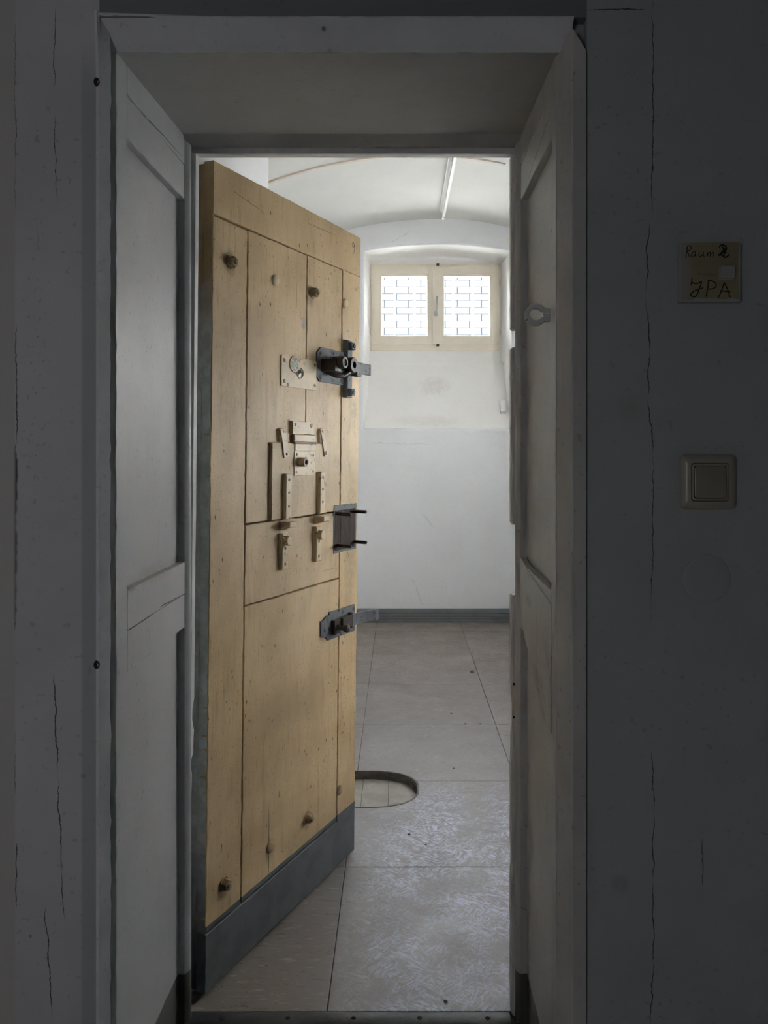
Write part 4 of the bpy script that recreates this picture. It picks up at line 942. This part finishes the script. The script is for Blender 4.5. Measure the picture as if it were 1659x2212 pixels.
me.materials.clear(); me.materials.append(mat_print)
o = bpy.data.objects.new('printed_word', me); COL.objects.link(o); o.parent = e

# light switch
e = empty('light_switch', (0.4965, 1.25, 1.203), 'ivory square rocker light switch with rounded frame on the corridor wall', 'light switch')
def rr(s, r, y, sx=1.0): return [(p[0]*sx, y, p[1]) for p in rect(-s, s, -s, s, r, 6)]
bm = bmesh.new(); bm_loft(bm, [rr(.0445,.008,0.0), rr(.0445,.008,-.003), rr(.0425,.008,-.007), rr(.038,.007,-.0105), rr(.0345,.006,-.012), rr(.0308,.005,-.0125), rr(.0300,.005,-.0105), rr(.0300,.005,-.004)], True, True, True); link('frame', bm, mat_switch, e, True)
bm = bmesh.new(); bm_loft(bm, [rr(.0291,.0045,-.0035), rr(.0291,.0045,-.0118), rr(.0272,.004,-.0126), rr(.0264,.004,-.0126), rr(.0261,.004,-.0108), rr(.0261,.004,-.0060)], True, True, True); link('inner_ring', bm, mat_switch, e, True)
bm = bmesh.new(); bm_loft(bm, [rr(.0252,.004,-.005), rr(.0252,.004,-.0130), rr(.0242,.004,-.0138)], True, True, True)
for v in bm.verts:
    if v.co.y < -0.01: v.co.y -= 0.0012*(-v.co.z/0.025)
link('rocker', bm, mat_switch2, e, True)
# blind cover under the switch
e = empty('blank_cover', (0.4955, 1.25, 1.047), 'flat round blind cover painted over with the wall, below the light switch', 'cover plate')
bm = bmesh.new(); bm_lathe(bm, (0, 0, 0), FN, [(0.0388, 0), (0.0385, 0.0012), (0.0370, 0.0019), (0.0300, 0.0022), (0.0001, 0.0022)], 40); link('cover', bm, mat_front_r, e, True)
bm = bmesh.new(); bm_lathe(bm, (0, -0.0020, 0), FN, [(0.0035, 0), (0.003, 0.0008), (0.0001, 0.0009)], 12); link('screw', bm, mat_front_r, e, True)

# bent iron eye on the right jamb
e = empty('iron_eye', (0.2620, 1.369, 1.4922), 'grey painted iron eye bent round and fixed to the right reveal', 'hook')
N_ = 40; outer, inner = [], []
for k in range(N_+1):
    a = math.radians(28) + math.radians(304)*k/N_
    outer.append((-0.0212+0.0198*math.cos(a), 0.0195*math.sin(a)))
    s_ = min(k, N_-k)/(N_/2); ri = 0.0106
    q = (-0.0212+ri*math.cos(a)+0.0, ri*math.sin(a))
    if s_ < 0.3: t = 1-s_/0.3; q = (q[0]*(1-t)+(-0.0045)*t, q[1]*(1-t)+(0.0007*(1 if k < N_/2 else -1))*t)
    inner.append(q)
bm = bmesh.new()
mkr = lambda y: [[(p[0], y, p[1]) for p in outer], [(p[0], y, p[1]) for p in inner]]
o1, i1 = mkr(-0.005); o2, i2 = mkr(0.005)
o1b = [(x*0.97-0.0006, y-0.0012, z*0.95) for x, y, z in o1]
bm_loft(bm, [[*p] for p in zip(i1, o1b, o1, o2, i2)], True, True, True); link('eye', bm, mat_ring, e, True)
bm = bmesh.new(); bm_box(bm, -0.0085, 0.004, -0.005, 0.005, 0.001, 0.0105); bm_box(bm, -0.0085, 0.004, -0.005, 0.005, -0.0120, -0.001); bm_bevel(bm, .0015, 1); link('shank', bm, mat_ring, e, True)

# bits of grit and a lost nut on the cell floor
mat_grit = paint('dark_plaster_grit', (0.07, 0.05, 0.035), (0.12, 0.09, 0.06), 0.8, 60, 0.2)
def grit(px, py, s, lab, seed):
    Y = 1677*1.258/(py-967); X = (px-862)/1677*Y; r_ = random.Random(seed); bm = bmesh.new()
    bmesh.ops.create_icosphere(bm, subdivisions=1, radius=s)
    for v in bm.verts: v.co = Vector((v.co.x*r_.uniform(.7, 1.5), v.co.y*r_.uniform(.7, 1.3), max(-s*.3, v.co.z*r_.uniform(.4, .8))+s*.3))
    o = link('grit', bm, mat_grit, None, False, (X, Y, 0.0002)); return tag(o, lab, 'grit', 'crumbs on the cell floor')
for k, (px, py, s, lab) in enumerate(((884,1803,.0045,'dark crumb of grit on the scuffed tile just in front of the oval recess'),(920,1825,.0035,'smaller grit crumb right of the one before the oval recess'),
        (963,2164,.0045,'dark crumb of grit right behind the threshold strip'),(975,1542,.0045,'grit crumb in the middle of the third tile row from the baseboard'),
        (1005,1564,.005,'left of two grit crumbs lying on a tile joint beyond the recess'),(1037,1564,.004,'right of two grit crumbs lying on a tile joint beyond the recess'),
        (980,1660,.004,'grit crumb lying level with the far rim of the oval recess'))):
    grit(px, py, s, lab, 30+k)
Y = 1677*1.258/(1453-967); X = (1020-862)/1677*Y
bm = bmesh.new()
lpn = lambda r, z: [(r*math.cos(PI/3*k), r*math.sin(PI/3*k), z) for k in range(6)]
bm_loft(bm, [lpn(.006, 0), lpn(.011, 0), lpn(.011, .011), lpn(.006, .011), lpn(.006, 0)])
tag(link('hex_nut', bm, mat_steel, None, False, (X, Y, 0.0002)), 'loose dark hex nut lying on the far floor tiles', 'nut')
